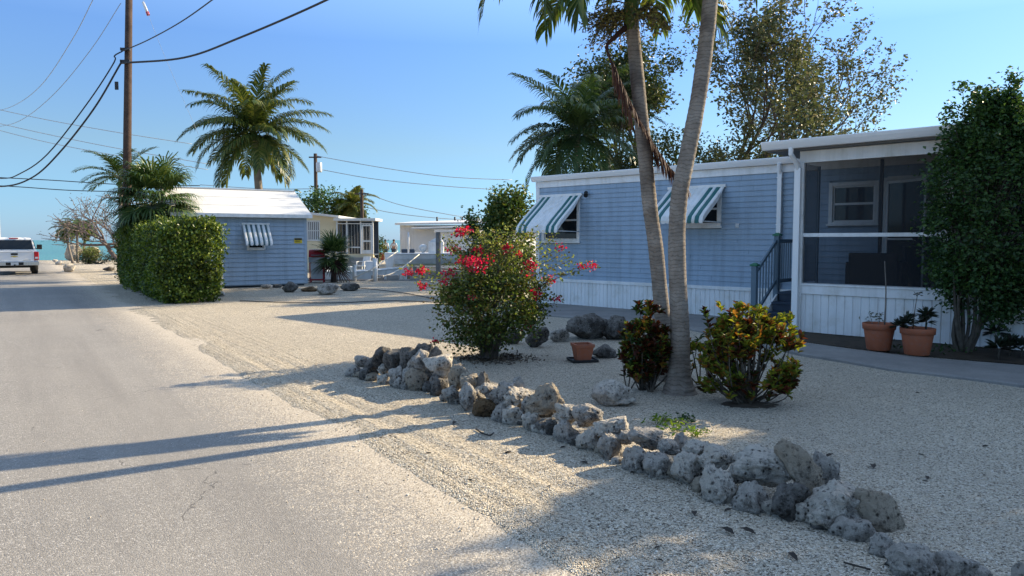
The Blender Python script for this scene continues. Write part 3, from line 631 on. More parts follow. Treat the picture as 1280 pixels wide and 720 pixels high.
[mb.hexa([(-ex, -a + f * 2.27, 2.612 + f), (4.48 + ex, -a + f * 2.27, 2.612 + f), (4.48 + ex, -a + f * 2.27 + .05, 2.634 + f), (-ex, -a + f * 2.27 + .05, 2.634 + f), (-ex, -a + f * 2.27, 2.62 + f), (4.48 + ex, -a + f * 2.27, 2.62 + f), (4.48 + ex, -a + f * 2.27 + .05, 2.638 + f), (-ex, -a + f * 2.27 + .05, 2.638 + f)]) for f in (.33, .66)]; mb.box(-ex, 4.48 + ex, 1.93, 2.07, 3.60, 3.645); mb.build('roof', M['roofwhite'], shed)
mb = MB(); mb.box(-ex, 4.48 + ex, -a - .03, -a - .002, 2.50, 2.63); mb.build('fascia', M['white'], shed, .004)
mb = MB(); mb.box(0, 4.48, -a + .0, .0, 2.52, 2.545); mb.build('soffit', M['white'], shed)
window(shed, *sh[0], fw=.06, sill=False)
awning(shed, 2.2, 3.12, 2.26, 1.56, .55, [(6, 0), (5, 2), (7, 0), (5, 2), (7, 0), (5, 2), (7, 0), (5, 2), (7, 0), (5, 2), (6, 0)], arms=False)
mb = MB(); mb.box(4.03, 4.31, -.045, -.024, 1.58, 1.77); sg = mb.build('sign', M['yellow'], shed)
mb = MB(); mb.box(4.035, 4.305, -.049, -.046, 1.70, 1.765); [mb.box(4.06, 4.06 + ww_, -.049, -.046, z_, z_ + .012) for z_, ww_ in ((1.665, .2), (1.64, .17), (1.615, .21))]; mb.build('sign_lettering', M['black'], sg)
mb = MB(); mb.box(.1, 4.4, .1, 3.9, 0, .06); mb.build('foundation', M['dark'], shed)
# ------------------------------------------------------------------ plant materials
LF['hedge'] = leafmat('hedge_leaf', [(.03, .06, .010), (.06, .105, .016), (.125, .18, .024), (.26, .32, .05)], .28, .35, .5)
LF['tree'] = leafmat('tree_leaf', [(.025, .065, .022), (.045, .10, .027), (.075, .135, .033)], .3, .45, .4)
LF['bush'] = leafmat('bougainvillea_leaf', [(.025, .05, .012), (.05, .085, .02), (.085, .13, .025), (.15, .19, .04), (.10, .05, .02)], .35, .45, .4)
LF['spray'] = leafmat('spray_leaf', [(.08, .13, .025), (.16, .21, .05), (.25, .28, .10), (.12, .08, .03)], .4, .45, .3)
LF['bract'] = leafmat('bougainvillea_bract', [(.50, .008, .04), (.62, .015, .07), (.70, .04, .10)], .4, .6, .2, tint=(1.2, .7, .8))
LF['croton'] = leafmat('croton_leaf', [(.07, .11, .018), (.15, .20, .03), (.28, .31, .04), (.22, .27, .035), (.33, .16, .03), (.20, .07, .025), (.12, .17, .022), (.09, .06, .03)], .35, .55, .3, .2)
LF['maroon'] = leafmat('maroon_leaf', [(.035, .012, .01), (.07, .018, .012), (.12, .03, .012), (.03, .045, .012), (.05, .06, .015)], .3, .55, .35, .2)
LF['palm'] = leafmat('palm_leaf', [(.035, .075, .016), (.06, .11, .022), (.10, .14, .03), (.17, .18, .04)], .3, .4, .25)
LF['palmfar'] = leafmat('coconut_leaf', [(.05, .085, .02), (.09, .12, .028), (.16, .17, .045), (.26, .23, .07)], .3, .4, .25)
LF['deadfrond'] = leafmat('dead_frond', [(.035, .017, .014), (.06, .03, .024), (.10, .058, .044)], .15, .7, .3, .1, tint=(1, .8, .7))
LF['thatch'] = leafmat('thatch_palm_leaf', [(.03, .065, .02), (.055, .10, .028), (.09, .14, .04), (.15, .19, .07)], .25, .38, .25)
LF['airy'] = leafmat('olive_tree_leaf', [(.045, .066, .03), (.075, .095, .042), (.105, .12, .056), (.13, .11, .06)], .35, .5, .35, tint=(1.15, 1.15, .75))
LF['coco'] = leafmat('green_coconut_leaf', [(.035, .07, .018), (.065, .105, .026), (.11, .14, .036), (.19, .19, .055)], .3, .4, .25)
LF['bgpalm'] = leafmat('blue_green_palm_leaf', [(.025, .055, .022), (.045, .085, .03), (.075, .11, .04)], .3, .4, .25)
LF['bgtree'] = leafmat('background_leaf', [(.03, .055, .02), (.05, .075, .025), (.085, .095, .035)], .35, .45, .4)
LF['weed'] = leafmat('weed_leaf', [(.10, .2, .02), (.2, .3, .03)], .4)
LF['grey'] = leafmat('grey_green_leaf', [(.07, .08, .05), (.10, .11, .07), (.13, .13, .09)], .25, .5, .3)
LF['agave'] = leafmat('succulent_leaf', [(.02, .035, .02), (.035, .05, .03), (.05, .035, .03)], .1)
BK = {'palm': barkmat('palm_bark', (.15, .125, .10), (.27, .235, .195), 5, .35), 'brown': barkmat('brown_bark', (.05, .04, .032), (.12, .095, .075), 8), 'grey': barkmat('grey_bark', (.13, .115, .10), (.25, .22, .19), 8),
      'stem': barkmat('stem_bark', (.06, .05, .04), (.14, .12, .095), 12), 'dead': barkmat('bare_branch_bark', (.12, .095, .085), (.24, .19, .17), 5)}
def ring_bark():
    t = MT('ringed_palm_bark', .85, .15); sp = t.N('ShaderNodeSeparateXYZ'); t.L(t.tc.outputs['Object'], sp.inputs[0])
    nz = t.noise(4, 5, .6); a = t.math('ADD', t.math('MULTIPLY', sp.outputs[2], 24.0), t.math('MULTIPLY', nz, 4.5)); fr = t.math('FRACT', a)
    band = t.ramp(fr, [(0.0, (.60, .60, .60)), (.16, (1, 1, 1)), (.8, (1, 1, 1)), (1.0, (.56, .56, .56))])
    c = t.ramp(t.noise(3.5, 7, .7), [(.3, (.13, .105, .085)), (.5, (.22, .185, .15)), (.72, (.33, .29, .245))]); c = t.mix(1.0, c, band, 'MULTIPLY')
    c = t.mix(t.ramp(t.noise(2.1, 3), [(.62, (0, 0, 0)), (.7, (.7, .7, .7))]), c, (.07, .06, .055))
    mp = t.N('ShaderNodeMapping'); mp.inputs['Scale'].default_value = (9, 9, .8); t.L(t.tc.outputs['Object'], mp.inputs['Vector']); v = t.noise(2.5, 6, .7, vec=mp.outputs[0])
    t.color(c); n = t.bump(band, .4, .008); t.normal(t.bump(v, .7, .015, n)); return t.m
BK['ring'] = ring_bark()
def bez(pts, n):
    """smooth curve through pts (Catmull-Rom)"""
    P = [np.array(p, float) for p in pts]; P = [2 * P[0] - P[1]] + P + [2 * P[-1] - P[-2]]; out = []
    m = len(P) - 3
    for i in range(n + 1):
        x = m * i / n; k = min(m - 1, int(x)); t = x - k; a, b, c, d = P[k:k + 4]
        out.append(.5 * ((2 * b) + (c - a) * t + (2 * a - 5 * b + 4 * c - d) * t * t + (3 * b - a - 3 * c + d) * t ** 3))
    return out
def add_fronds(rng, root, mat, c, n, L, lf, el=(1.2, -.5), bend=(1.0, 1.6), nl=40, wl=.035, droop=.5, azs=None, r0=.025, az0=0.0):
    for k in range(n):
        f = k / max(1, n - 1); az = az0 + k * 2.39996 + rng.normal() * .15 if azs is None else azs[k]
        e = el[0] * (1 - f) + el[1] * f + rng.normal() * .08
        me = frond_mesh(rng, az, e, L * rng.uniform(.85, 1.08) * (.8 + .2 * math.sin(math.pi * min(1, f + .3))), rng.uniform(*bend), lf, nl, wl, rng.normal() * .25, r0, droop)
        o = link('frond', me, root, [mat]); o.location = c
def palm(name, label, cat, base, top, r=.14, nf=22, L=3.0, lf=.7, seed=1, mat='palmfar', trunk='palm', el=(1.25, -.55), bend=(.9, 1.5), nl=42, wl=.05, droop=.5, group=None, mid=None, nuts=0):
    rng = np.random.default_rng(seed); root = thing(name, label, cat, base, 0, group); t = Vector(top) - Vector(base)
    pts = bez([(0, 0, -.05), mid if mid else t * .5 + Vector((rng.normal() * .1, 0, 0)), t], 14); mb = MB(); mb.tube(pts, [r * (1.35 if i == 0 else 1.1 - .35 * i / 14) for i in range(15)], 10); mb.build('trunk', BK[trunk], root)
    add_fronds(rng, root, LF[mat], t, nf, L, lf, el, bend, nl, wl, droop, az0=seed)
    if nuts:
        for k in range(nuts):
            mb = MB(); a = rng.uniform(0, 6.28); mb.ico((t.x + .25 * math.cos(a), t.y + .25 * math.sin(a), t.z - .22 - rng.uniform(0, .2)), .12, 2, (1, 1, 1.2)); mb.build('coconut', M['graywood'], root)
    return root

# ------------------------------------------------------------------ two foreground palms
def ring_trunk(root, pts, rads, name='trunk', n=18):
    P = bez(pts, 220); L = [0]
    for a, b in zip(P[:-1], P[1:]): L.append(L[-1] + np.linalg.norm(b - a))
    xs = [q[0] for q in rads]; rads = [q[1] for q in rads]; rr = []
    for i, l in enumerate(L):
        rr.append(np.interp(l, xs, rads) * (1 + .022 * math.sin(l * 2 * math.pi / .075 + .6 * math.sin(l * 3)) + .015 * math.sin(l * 9.1)))
    mb = MB(); mb.tube(P, rr, n); return mb.build(name, BK['ring'], root)
def palm_crown(rng, root, c, specs, mat):
    for az, el, L, bend, lf in specs:
        o = link('frond', frond_mesh(rng, az, el, L, bend, lf, 54, .042, 0.0, .022, .75, .2, .25), root, [LF[mat]]); o.location = c
b1 = G(849, 492); YR = b1.y
pr_ = thing('palm_tree', 'right-leaning ringed grey palm with flared base between the two low shrubs', 'palm', b1)
pp1 = [PT(x, y, YR + dy) - b1 for x, y, dy in ((849, 494, 0), (849, 470, 0), (850, 420, .02), (846, 313, .05), (849, 247, .08), (859, 195, .1), (873, 122, .15), (884, 40, .2), (893, -60, .25))]
ring_trunk(pr_, pp1, [(0, .21), (.07, .175), (.2, .132), (.4, .112), (.8, .102), (1.6, .094), (3, .088), (5, .080)])
rng = np.random.default_rng(21); c1 = pp1[-1]
palm_crown(rng, pr_, c1, [(k * .62 + .2, .9 - .05 * (k % 4), 2.3, 1.7 + .15 * (k % 3), .62) for k in range(10)], 'palm')
b2 = G(834, 476); YL = b2.y
pl_ = thing('palm_tree', 'left ringed palm with a dead brown frond hanging down its trunk', 'palm', b2)
pp2 = [PT(x, y, YL + dy) - b2 for x, y, dy in ((834, 478, 0), (832, 440, 0), (828, 397, 0), (820, 313, 0), (813, 263, 0), (807, 203, 0), (799, 122, 0), (791, 40, 0), (789, 6, 0))]
ring_trunk(pl_, pp2, [(0, .17), (.07, .14), (.2, .112), (.5, .098), (1.2, .09), (2.5, .086), (4.6, .078)])
c2 = pp2[-1]; mb = MB(); mb.tube([c2 - Vector((0, 0, .30)), c2 - Vector((0, 0, .1)), c2 + Vector((0, 0, .3))], [.081, .095, .06], 12); mb.build('crown_shaft', LF['palm'], pl_)
pi = math.pi
palm_crown(rng, pl_, c2, [(pi * 1.0, 1.0, 2.4, 2.65, .5), (pi * 1.16, 1.0, 1.75, 2.9, .55), (pi * 1.3, .75, 1.7, 2.6, .55), (-.1, .65, 1.55, 2.9, .62), (.35, 1.1, 2.2, 2.2, .6), (1.2, .9, 2.2, 1.9, .6), (2.1, .9, 2.2, 2.0, .6), (2.7, 1.2, 2.3, 1.9, .6), (-.9, 1.25, 2.2, 1.9, .6), (-.45, 1.35, 2.2, 2.0, .6), (pi * .85, 1.2, 2.2, 2.3, .55), (-2.2, 1.3, 2.3, 2.0, .6)], 'palm')
# flower and fruit stalks below the crown
segs = []; lp = []
for k in range(26):
    az = rng.uniform(0, 2 * pi) if k > 9 else rng.normal(pi, .6); L = rng.uniform(.35, .62); p = np.array(c2) + np.array([0, 0, -.16 + rng.normal() * .05]); d = np.array([math.cos(az), math.sin(az) * .8, .35]); pts = [p]
    for i in range(6): d = unit(d + np.array([0, 0, -.22]) + rng.normal(size=3) * .12); pts.append(pts[-1] + d * L / 6); lp.append(pts[-1])
    segs.append((pts, np.linspace(.011, .004, 7)))
    for q in range(5):
        b = pts[2 + q % 4]; dd = unit(d + rng.normal(size=3) * .7); segs.append(([b, b + dd * .1, b + dd * .17 + np.array([0, 0, -.05])], [.005, .004, .003])); lp.append(b + dd * .15)
fs_ = tubes_obj('fruit_stalk', segs, BK['stem'], pl_)
LF['berry'] = leafmat('palm_flower', [(.12, .13, .03), (.2, .18, .05), (.24, .15, .06)], .2)
lp = np.repeat(np.array(lp), 9, 0); lp = lp + rng.normal(size=lp.shape) * .035; leaves_obj('fruit', rng, lp, LF['berry'], pl_, .035, .022, .3)
d0 = PT(757, 58, YL - .12) - b2
o = link('dead_frond', frond_mesh(rng, -.05, -1.22, 1.9, -.42, .44, 84, .042, 0, .016, 1.0, .10, .0, (1.2, .8)), pl_, [LF['deadfrond']]); o.location = d0
mb = MB(); mb.tube([c2 - Vector((.02, 0, .22)), d0 + Vector((.10, 0, .10)), d0 + Vector((.02, 0, .03)), d0 + Vector((.02, 0, -.06))], [.04, .03, .022, .016], 6); mb.build('dead_frond_base', LF['deadfrond'], pl_)

# ------------------------------------------------------------------ shrubs
def rosette_shrub(name, label, base, tips, mats, leafL=.075, leafW=.034, per=11, seed=1, stems=2, group=None):
    rng = np.random.default_rng(seed); root = thing(name, label, 'shrub', base, 0, group); segs = []; T = np.asarray(tips); bases = [np.array([rng.normal() * .09, rng.normal() * .07, -.02]) for _ in range(9)]
    dirs = []
    for ti, tp in enumerate(T):
        b = bases[rng.integers(0, 9)]; mid = b * .4 + tp * .6; mid[:2] = b[:2] + (tp[:2] - b[:2]) * rng.uniform(.45, .85); mid[2] = tp[2] * rng.uniform(.4, .6) + rng.normal() * .03; pts = bez([b, mid, tp], 7); (ti % 5 == 0) and segs.append((pts, np.linspace(.011, .004, 8))); dirs.append(unit(pts[-1] - pts[-2]))
    tubes_obj('stem', segs, BK['stem'], root); dirs = np.array(dirs)
    for mi, mat in enumerate(mats):
        idx = np.where((np.arange(len(T)) * 7919 % 100) / 100.0 * len(mats) // 1 == mi)[0]
        if len(idx) == 0: continue
        k = np.repeat(idx, per); n = len(k); d = rng.normal(size=(n, 3)); d[:, 2] *= .35; dn = unit(d) + dirs[k] * rng.uniform(.1, 1.3, (n, 1)) + np.array([0, 0, .25]); P = T[k] - dirs[k] * rng.uniform(0, .09, (n, 1)); s = rng.uniform(.7, 1.2, n)
        V, F = leaf_arr(rng, P, dn, np.array([0, 0, 1.0]) + rng.normal(size=(n, 3)) * .3, leafL * s, leafW * s, .3, .12, True); link('foliage', np_mesh('foliage', V, [F]), root, [mat])
    return root
rng = np.random.default_rng(31)
def dome(n, rx, ry, z0, z1, rng, fill=.35, lean=0.0):
    out = []
    while len(out) < n:
        u = rng.uniform(-1, 1); v = rng.uniform(-1, 1); h = rng.uniform(0, 1)
        q = u * u + v * v
        prof = (.55 + .45 * math.sin(math.pi * min(1, .15 + h * .75))) ** 2 * (1.0 if h < .75 else max(0.05, 1 - ((h - .75) / .27) ** 2))
        if q > prof: continue
        if q < prof * .45 and h < .7 and rng.uniform() > fill: continue
        out.append((u * rx + lean * h, v * ry, z0 + h * (z1 - z0)))
    return np.array(out)
bb = G(932, 506)
tips = dome(520, .60, .48, .26, .95, rng, .8); tips[:, 2] += .06 * np.sin(tips[:, 0] * 6 + 1) + .05 * np.sin(tips[:, 1] * 9); tips[:, 2] -= .10 * np.clip((tips[:, 0] - .25) / .4, 0, 1)
tips = np.array([q for q in tips if mnoise.noise(Vector(q * 3.2 + 3)) > -.16]); tips[:, 2] += np.array([.16 * mnoise.noise(Vector((q[0] * 2.6, q[1] * 2.6, 4))) for q in tips]); tips[:, 0] += .10 * np.clip(.7 - tips[:, 2], -.3, .4); tips = np.concatenate([tips, np.array([[.52 * math.cos(a_) * rng.uniform(.6, 1), .40 * math.sin(a_) * rng.uniform(.6, 1), rng.uniform(.14, .42)] for a_ in rng.uniform(0, 6.28, 60)])]); tips = np.concatenate([tips, np.array([[rng.uniform(-.5, .55), rng.uniform(-.3, .3), rng.uniform(.88, 1.04)] for _ in range(16)])])
rosette_shrub('croton_shrub', 'low shrub of yellow, green and orange leaves right of the two palm trunks', bb, tips, [LF['croton'], LF['croton'], LF['croton'], LF['maroon']], .078, .038, 11, 5)
b3 = G(810, 490); tips = dome(210, .31, .34, .20, .84, rng, .8); tips[:, 0] += -.02; tips = np.concatenate([tips, np.array([[.0 + rng.normal() * .07, rng.normal() * .1, .86 + rng.uniform(0, .16)] for _ in range(14)])])
rosette_shrub('croton_shrub', 'smaller dark maroon-leaved shrub left of the palm trunks', b3, tips, [LF['maroon'], LF['maroon'], LF['maroon'], LF['croton'], LF['dark']], .075, .036, 12, 6)
b4 = G(868, 484); tips = dome(40, .26, .2, .15, .62, rng)
rosette_shrub('croton_shrub', 'small dark green shrub close behind the right palm base', b4, tips, [LF['dark'], LF['croton']], .07, .034, 10, 8)
# young seedling with a yellow leaf
sd = G(984, 470); r_ = thing('seedling', 'young seedling with one upright yellow leaf at the edge of the yellow-green shrub', 'plant', sd); tubes_obj('stem', [([(0, 0, 0), (.0, 0, .25), (.02, 0, .42)], [.008, .006, .004])], BK['stem'], r_)
V, F = leaf_arr(rng, np.array([[.02, 0, .42], [.02, 0, .41], [.02, 0, .41]]), np.array([[.15, 0, 1.], [1, .1, .25], [-1, -.2, .35]]), np.array([[.3, -1, .2], [0, 0, 1.], [0, 0, 1.]]), np.array([.19, .15, .16]), np.array([.085, .05, .06]), .2, .1); link('foliage', np_mesh('foliage', V, [F]), r_, [LF['weed']])
# mulch heap
def mound(name, label, cat, loc, rx, ry, h, mat, seed):
    rng = np.random.default_rng(seed); V, F = ICO(4); V = V.copy(); nz = np.array([mnoise.noise(Vector(v * 3 + seed)) for v in V]); V = V * (1 + .35 * nz)[:, None] * np.array([rx, ry, h]); o = link(name, np_mesh(name, V, [F]), None, [mat], True); o.location = loc; tag(o, label, cat); return o
mound('mulch_heap', 'dark heap of mulch under the yellow-green shrub', 'mulch', G(936, 508), .26, .16, .05, M['soil'], 3)

# bougainvillea
bg = G(612, 450); YB = bg.y
bo = thing('bougainvillea', 'bushy bougainvillea with red blossoms at the left end of the rock border', 'shrub', bg)
rng = np.random.default_rng(41); BL = [(575, 291, 14, 0), (567, 312, 11, 0), (598, 313, 10, -.1), (595, 329, 42, -.45), (580, 327, 14, -.4), (633, 310, 12, 0), (663, 332, 20, .1), (687, 350, 12, .2), (667, 367, 16, -.1), (658, 407, 10, -.3), (727, 333, 6, .2), (741, 332, 8, .2), (510, 341, 9, .1), (527, 338, 12, .1), (528, 357, 9, .0), (562, 341, 10, -.3), (545, 427, 4, -.4), (700, 309, 5, .3), (697, 375, 6, .2), (582, 288, 12, .1), (612, 322, 8, .2), (648, 318, 7, .3), (660, 345, 7, .2), (556, 352, 6, -.4), (590, 372, 4, -.6)]
segs = []; lvP = []; br = []
def stem_to(tp, r0=.012, leaf=True, dens=13, base=None):
    tp = np.array(tp); b = np.array([rng.normal() * .06, rng.normal() * .06, .1 + abs(rng.normal()) * .12]) if base is None else base
    mid = b + (tp - b) * np.array([.42, .42, .72]) + rng.normal(size=3) * .05; pts = bez([b, mid, tp], 9); segs.append((pts, np.linspace(r0, .003, 10)))
    if leaf:
        for q in pts[4:]:
            for _ in range(dens): lvP.append(q + rng.normal(size=3) * .05)
for (x, y, n, dy) in BL:
    p = PT(x, y, YB + dy) - bg; stem_to(p); br.append(np.array(p) + rng.normal(size=(n * 4, 3)) * (.022 + .0012 * n) * np.array([1.25, 1.25, .8]))
for (x, y) in ((640, 290), (655, 300), (675, 303), (690, 298), (620, 296), (605, 292), (560, 300), (700, 318), (712, 326), (655, 285), (630, 285), (550, 320), (560, 300), (670, 290), (600, 285), (615, 300), (645, 305)):
    stem_to(PT(x, y, YB + rng.normal() * .2) - bg, dens=15)
segs.append(([(-.02, 0, -.05), (.0, 0, .1), (.02, .02, .3)], [.11, .075, .04])); segs.append(([(-.06, .03, -.05), (-.1, 0, .2), (-.25, 0, .55)], [.07, .05, .02])); segs.append(([(.05, .03, -.05), (.1, 0, .2), (.3, .1, .6)], [.06, .045, .02]))
tubes_obj('trunk', segs, BK['stem'], bo)
cc = []
while len(cc) < 260:
    u = rng.normal(size=3); u = unit(u) * rng.uniform(.45, 1.0) ** .6; z = .72 + u[2] * .56; wd = .80 - .22 * max(0, (.35 - z)) * 2
    c = np.array([u[0] * wd + .02, u[1] * .72, z]); 
    if mnoise.noise(Vector(c * 2.3)) > -.12: cc.append(c)
P, _ = clumps(rng, cc, .085, 42); P = P[P[:, 2] > .06]
out = P - np.array([0, 0, .6]); leaves_obj('foliage', rng, P, LF['bush'], bo, .048, .034, .4, unit(out) * .6)
leaves_obj('foliage', rng, np.array(lvP), LF['spray'], bo, .046, .032, .4)
brp = np.concatenate(br); n = len(brp); d = rng.normal(size=(n, 3)); V, F = leaf_arr(rng, brp, d, rng.normal(size=(n, 3)), np.full(n, .038), np.full(n, .034), .25, .1); link('blossom', np_mesh('blossom', V, [F]), bo, [LF['bract']])
P = rng.normal(size=(900, 3)) * np.array([.30, .2, 0]) + np.array([0, 0, .02]) + rng.uniform(0, .02, (900, 1)) * np.array([0, 0, 1]); LF['litter'] = leafmat('leaf_litter', [(.05, .038, .026), (.10, .075, .05), (.2, .15, .1)], .05); ll_ = leaves_obj('leaf_litter', rng, P, LF['litter'], None, .05, .03, 2.0); ll_.location = bg; kindof(ll_, 'stuff')

# clipped hedge
ha = Vector((-9.15, 19.35, 0)); hrz = math.atan2(.56, .83); hd = thing('hedge', 'tall clipped green hedge beside the road in front of the shed', 'hedge', ha, hrz)
rng = np.random.default_rng(51); Wd, Ln, Ht = 1.55, 10.0, 2.1; r = .36
def hbump(p): return .17 * mnoise.noise(Vector(p * 1.0)) + .14 * mnoise.noise(Vector(p * 3.6 + 5))
pts = []; nor = []
areas = [('f', Wd * Ht, 5200), ('r', Ln * Ht, 5000), ('l', Ln * Ht, 14000), ('t', Wd * Ln, 9000), ('b', Wd * Ht, 1200)]
for nm, _, cnt in areas:
    u = rng.uniform(0, 1, cnt); v = rng.uniform(0, 1, cnt)
    if nm == 'f': p = np.stack([u * Wd, np.zeros(cnt), v * Ht], 1); nn = (0, -1, 0)
    if nm == 'b': p = np.stack([u * Wd, np.full(cnt, Ln), v * Ht], 1); nn = (0, 1, 0)
    if nm == 'l': p = np.stack([np.zeros(cnt), (u ** 1.6) * Ln, v * Ht], 1); nn = (-1, 0, 0)
    if nm == 'r': p = np.stack([np.full(cnt, Wd), u * Ln, v * Ht], 1); nn = (1, 0, 0)
    if nm == 't': p = np.stack([u * Wd, (v ** 1.4) * Ln, np.full(cnt, Ht)], 1); nn = (0, 0, 1)
    pts.append(p); nor.append(np.repeat([nn], cnt, 0))
shoots = np.stack([rng.uniform(.1, Wd - .1, 70), rng.uniform(0, 1, 70) ** 1.5 * (Ln - .3) + .1, np.full(70, Ht)], 1)
P = np.concatenate(pts).astype(float); Nn = np.concatenate(nor).astype(float); inner = np.clip(P, [r, r, .0], [Wd - r, Ln - r, Ht - r]); dd = P - inner; ln = np.linalg.norm(dd, axis=1, keepdims=True); P = inner + dd / np.maximum(ln, 1e-6) * r
Nn = unit(dd + 1e-4 * Nn); P = P + Nn * np.array([hbump(p) for p in P])[:, None]; P += rng.normal(size=P.shape) * .06
bot = P[:, 2] < .45; P[bot] -= Nn[bot] * ((.45 - P[bot, 2])[:, None] * .35); P = P[(P[:, 2] > .02)]; P = np.concatenate([P, np.repeat(shoots, 12, 0) + rng.normal(size=(840, 3)) * np.array([.03, .03, .0]) + np.array([0, 0, 1]) * rng.uniform(-.05, .24, (840, 1))]); Nn = unit(P - np.clip(P, [r, r, 0], [Wd - r, Ln - r, Ht - r]))
n = len(P); D = rng.normal(size=(n, 3)) * .8 + Nn * .7 + np.array([0, 0, .3]); s = rng.uniform(.7, 1.3, n)
V, F = leaf_arr(rng, P, D, Nn + rng.normal(size=(n, 3)) * .6, .085 * s, .055 * s, .2, .1, False); link('foliage', np_mesh('foliage', V, [F]), hd, [LF['hedge']])
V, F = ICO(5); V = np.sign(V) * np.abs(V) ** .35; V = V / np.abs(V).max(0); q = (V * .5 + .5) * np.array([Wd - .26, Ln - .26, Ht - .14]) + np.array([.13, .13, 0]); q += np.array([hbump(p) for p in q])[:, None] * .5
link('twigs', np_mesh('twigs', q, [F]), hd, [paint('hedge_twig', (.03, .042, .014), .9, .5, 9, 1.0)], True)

# tree at the right edge in front of the porch
tb_ = G(1203, 443); YT = tb_.y; tr = thing('yard_tree', 'dense dark green tree with several leaning stems before the porch', 'tree', tb_); rng = np.random.default_rng(61)
segs = []; cen = []
def prof_t(z): return np.interp(z, [.55, .8, 1.15, 1.65, 2.2, 2.75, 3.1, 3.4, 3.72], [.26, .52, .80, .92, .95, .88, .68, .40, .08])
while len(cen) < 480:
    z = rng.uniform(.6, 3.68); a = rng.uniform(0, 2 * pi); rr = prof_t(z) * math.sqrt(rng.uniform(.12, 1.0)) * (1 + .22 * mnoise.noise(Vector((math.cos(a) * 1.5, math.sin(a) * 1.5, z * 1.6))))
    c = np.array([.36 + .92 * rr * math.cos(a), rr * math.sin(a), z])
    if mnoise.noise(Vector(c * 1.9 + np.array([9, 0, 0]))) > -.22: cen.append(c)
for (ax, ay, h_) in ((.0, .1, 3.95), (.25, 0, 3.85), (.52, -.1, 4.05), (.6, .1, 3.8), (-.3, 0, 3.6), (-.1, -.2, 3.75), (.75, 0, 3.5)):
    for q in range(7): cen.append(np.array([ax + .05 * rng.normal(), ay + .05 * rng.normal(), h_ - .12 * q]))
for k in range(9):
    a = k * .75; e = np.array([.18 + .35 * math.cos(a), .3 * math.sin(a), rng.uniform(1.6, 3.2)]); lean = np.array([-.12 + .05 * k, .1 * math.sin(a), .62]); segs.append((bez([(.016 * (k - 4), .03 * math.sin(a * 3), -.05), lean, e], 9), np.linspace(.042 if k % 2 else .03, .012, 10)))
for (ax, az_) in ((-.22, .9), (-.30, 1.25), (.42, .95), (.55, 1.3)): segs.append((bez([(.0, 0, .0), (ax * .45, -.05, .45), (ax, -.2, az_)], 8), np.linspace(.04, .012, 9)))
for c in cen[::2]: 
    s0 = segs[rng.integers(0, 9)][0][6]; segs.append((bez([s0, (s0 + c) / 2 + np.array([0, 0, .05]), c], 4), np.linspace(.012, .003, 5)))
tubes_obj('trunk', segs, BK['stem'], tr)
P, k = clumps(rng, cen, np.where(np.arange(len(cen)) < 480, .10, .055), 60); c = np.array([.36, 0, 2.2]); out = unit((P - c) * np.array([1, 1, .5])); leaves_obj('crown', rng, P, LF['tree'], tr, .062, .038, .5, out * .5)
for i, (x, y, s_, lab) in enumerate(((8.6, 8.8, 1.27, 'leafy tree before the porch just outside the right frame edge'), (10.1, 8.0, 1.38, 'second leafy tree farther outside the right frame edge'), (11.6, 7.2, 1.38, 'third leafy tree farthest outside the right frame edge'))):
    c_ = copy_tree(tr); c_.location = (x, y, 0); c_.rotation_euler = (0, 0, 1.3 + i * 1.7); c_.scale = (s_,) * 3; c_['label'] = lab

# ------------------------------------------------------------------ background trees and palms
def airy_tree(label, base, H, seed, mat, spread=.6, up=.14, per=20, sig=.14, leaf=.11, maxlvl=4, nch=(3, 4), r=.16, bark='brown', d0=(0, 0, 1), name='broadleaf_tree', nst=1, ratio=.7, group=None, keep=1.0):
    rng = np.random.default_rng(seed); root = thing(name, label, 'tree', base, 0, group); segs = []; tips = []
    for s in range(nst):
        d = np.array(d0, float) + rng.normal(size=3) * (.0 if nst == 1 else .3); grow(rng, (rng.normal() * .1 * (nst > 1), rng.normal() * .1 * (nst > 1), -.1), d, H * .36, r, 0, maxlvl, segs, tips, nch, spread, up, .1, ratio)
    tubes_obj('trunk', segs, BK[bark], root, 7, .006)
    T = np.array([t[0] for t in tips]); T = T[rng.uniform(size=len(T)) < keep]
    if per: P, k = clumps(rng, T, sig, per); leaves_obj('crown', rng, P, mat, root, leaf, leaf * .6, .4)
    return root
airy_tree('open airy tree with thin spreading branches behind the porch roof', (PT(985, 200, 39).x, 39, 0), 14.6, 71, LF['airy'], .80, .08, 8, .15, .19, 4, (4, 4), .24, ratio=.75)
airy_tree('dense olive-brown tree directly behind the two palm trunks', (PT(900, 200, 36).x, 36, 0), 13.0, 75, LF['airy'], .80, .08, 10, .17, .19, 4, (4, 4), .24, ratio=.72)
airy_tree('dark green bushy tree behind the house between coconut palm and palm trunks', (PT(765, 200, 38).x, 38, 0), 12.2, 78, LF['bgtree'], .75, .08, 15, .24, .19, 4, (4, 4), .24)
palm('coconut_palm', 'coconut palm rising behind the left half of the blue mobile home', 'palm', (PT(715, 250, 30).x, 30, 0), PT(722, 168, 30), .16, 40, 3.85, .85, 81, 'bgpalm', 'palm', (1.35, -.6), (.9, 1.6), 46, .06, .75)
airy_tree('round-leaved small tree over the left roof end of the mobile home', (PT(652, 250, 23.5).x, 23.5, 0), 3.9, 84, LF['tree'], .55, .12, 14, .11, .1, 3, (3, 4), .07, nst=2)
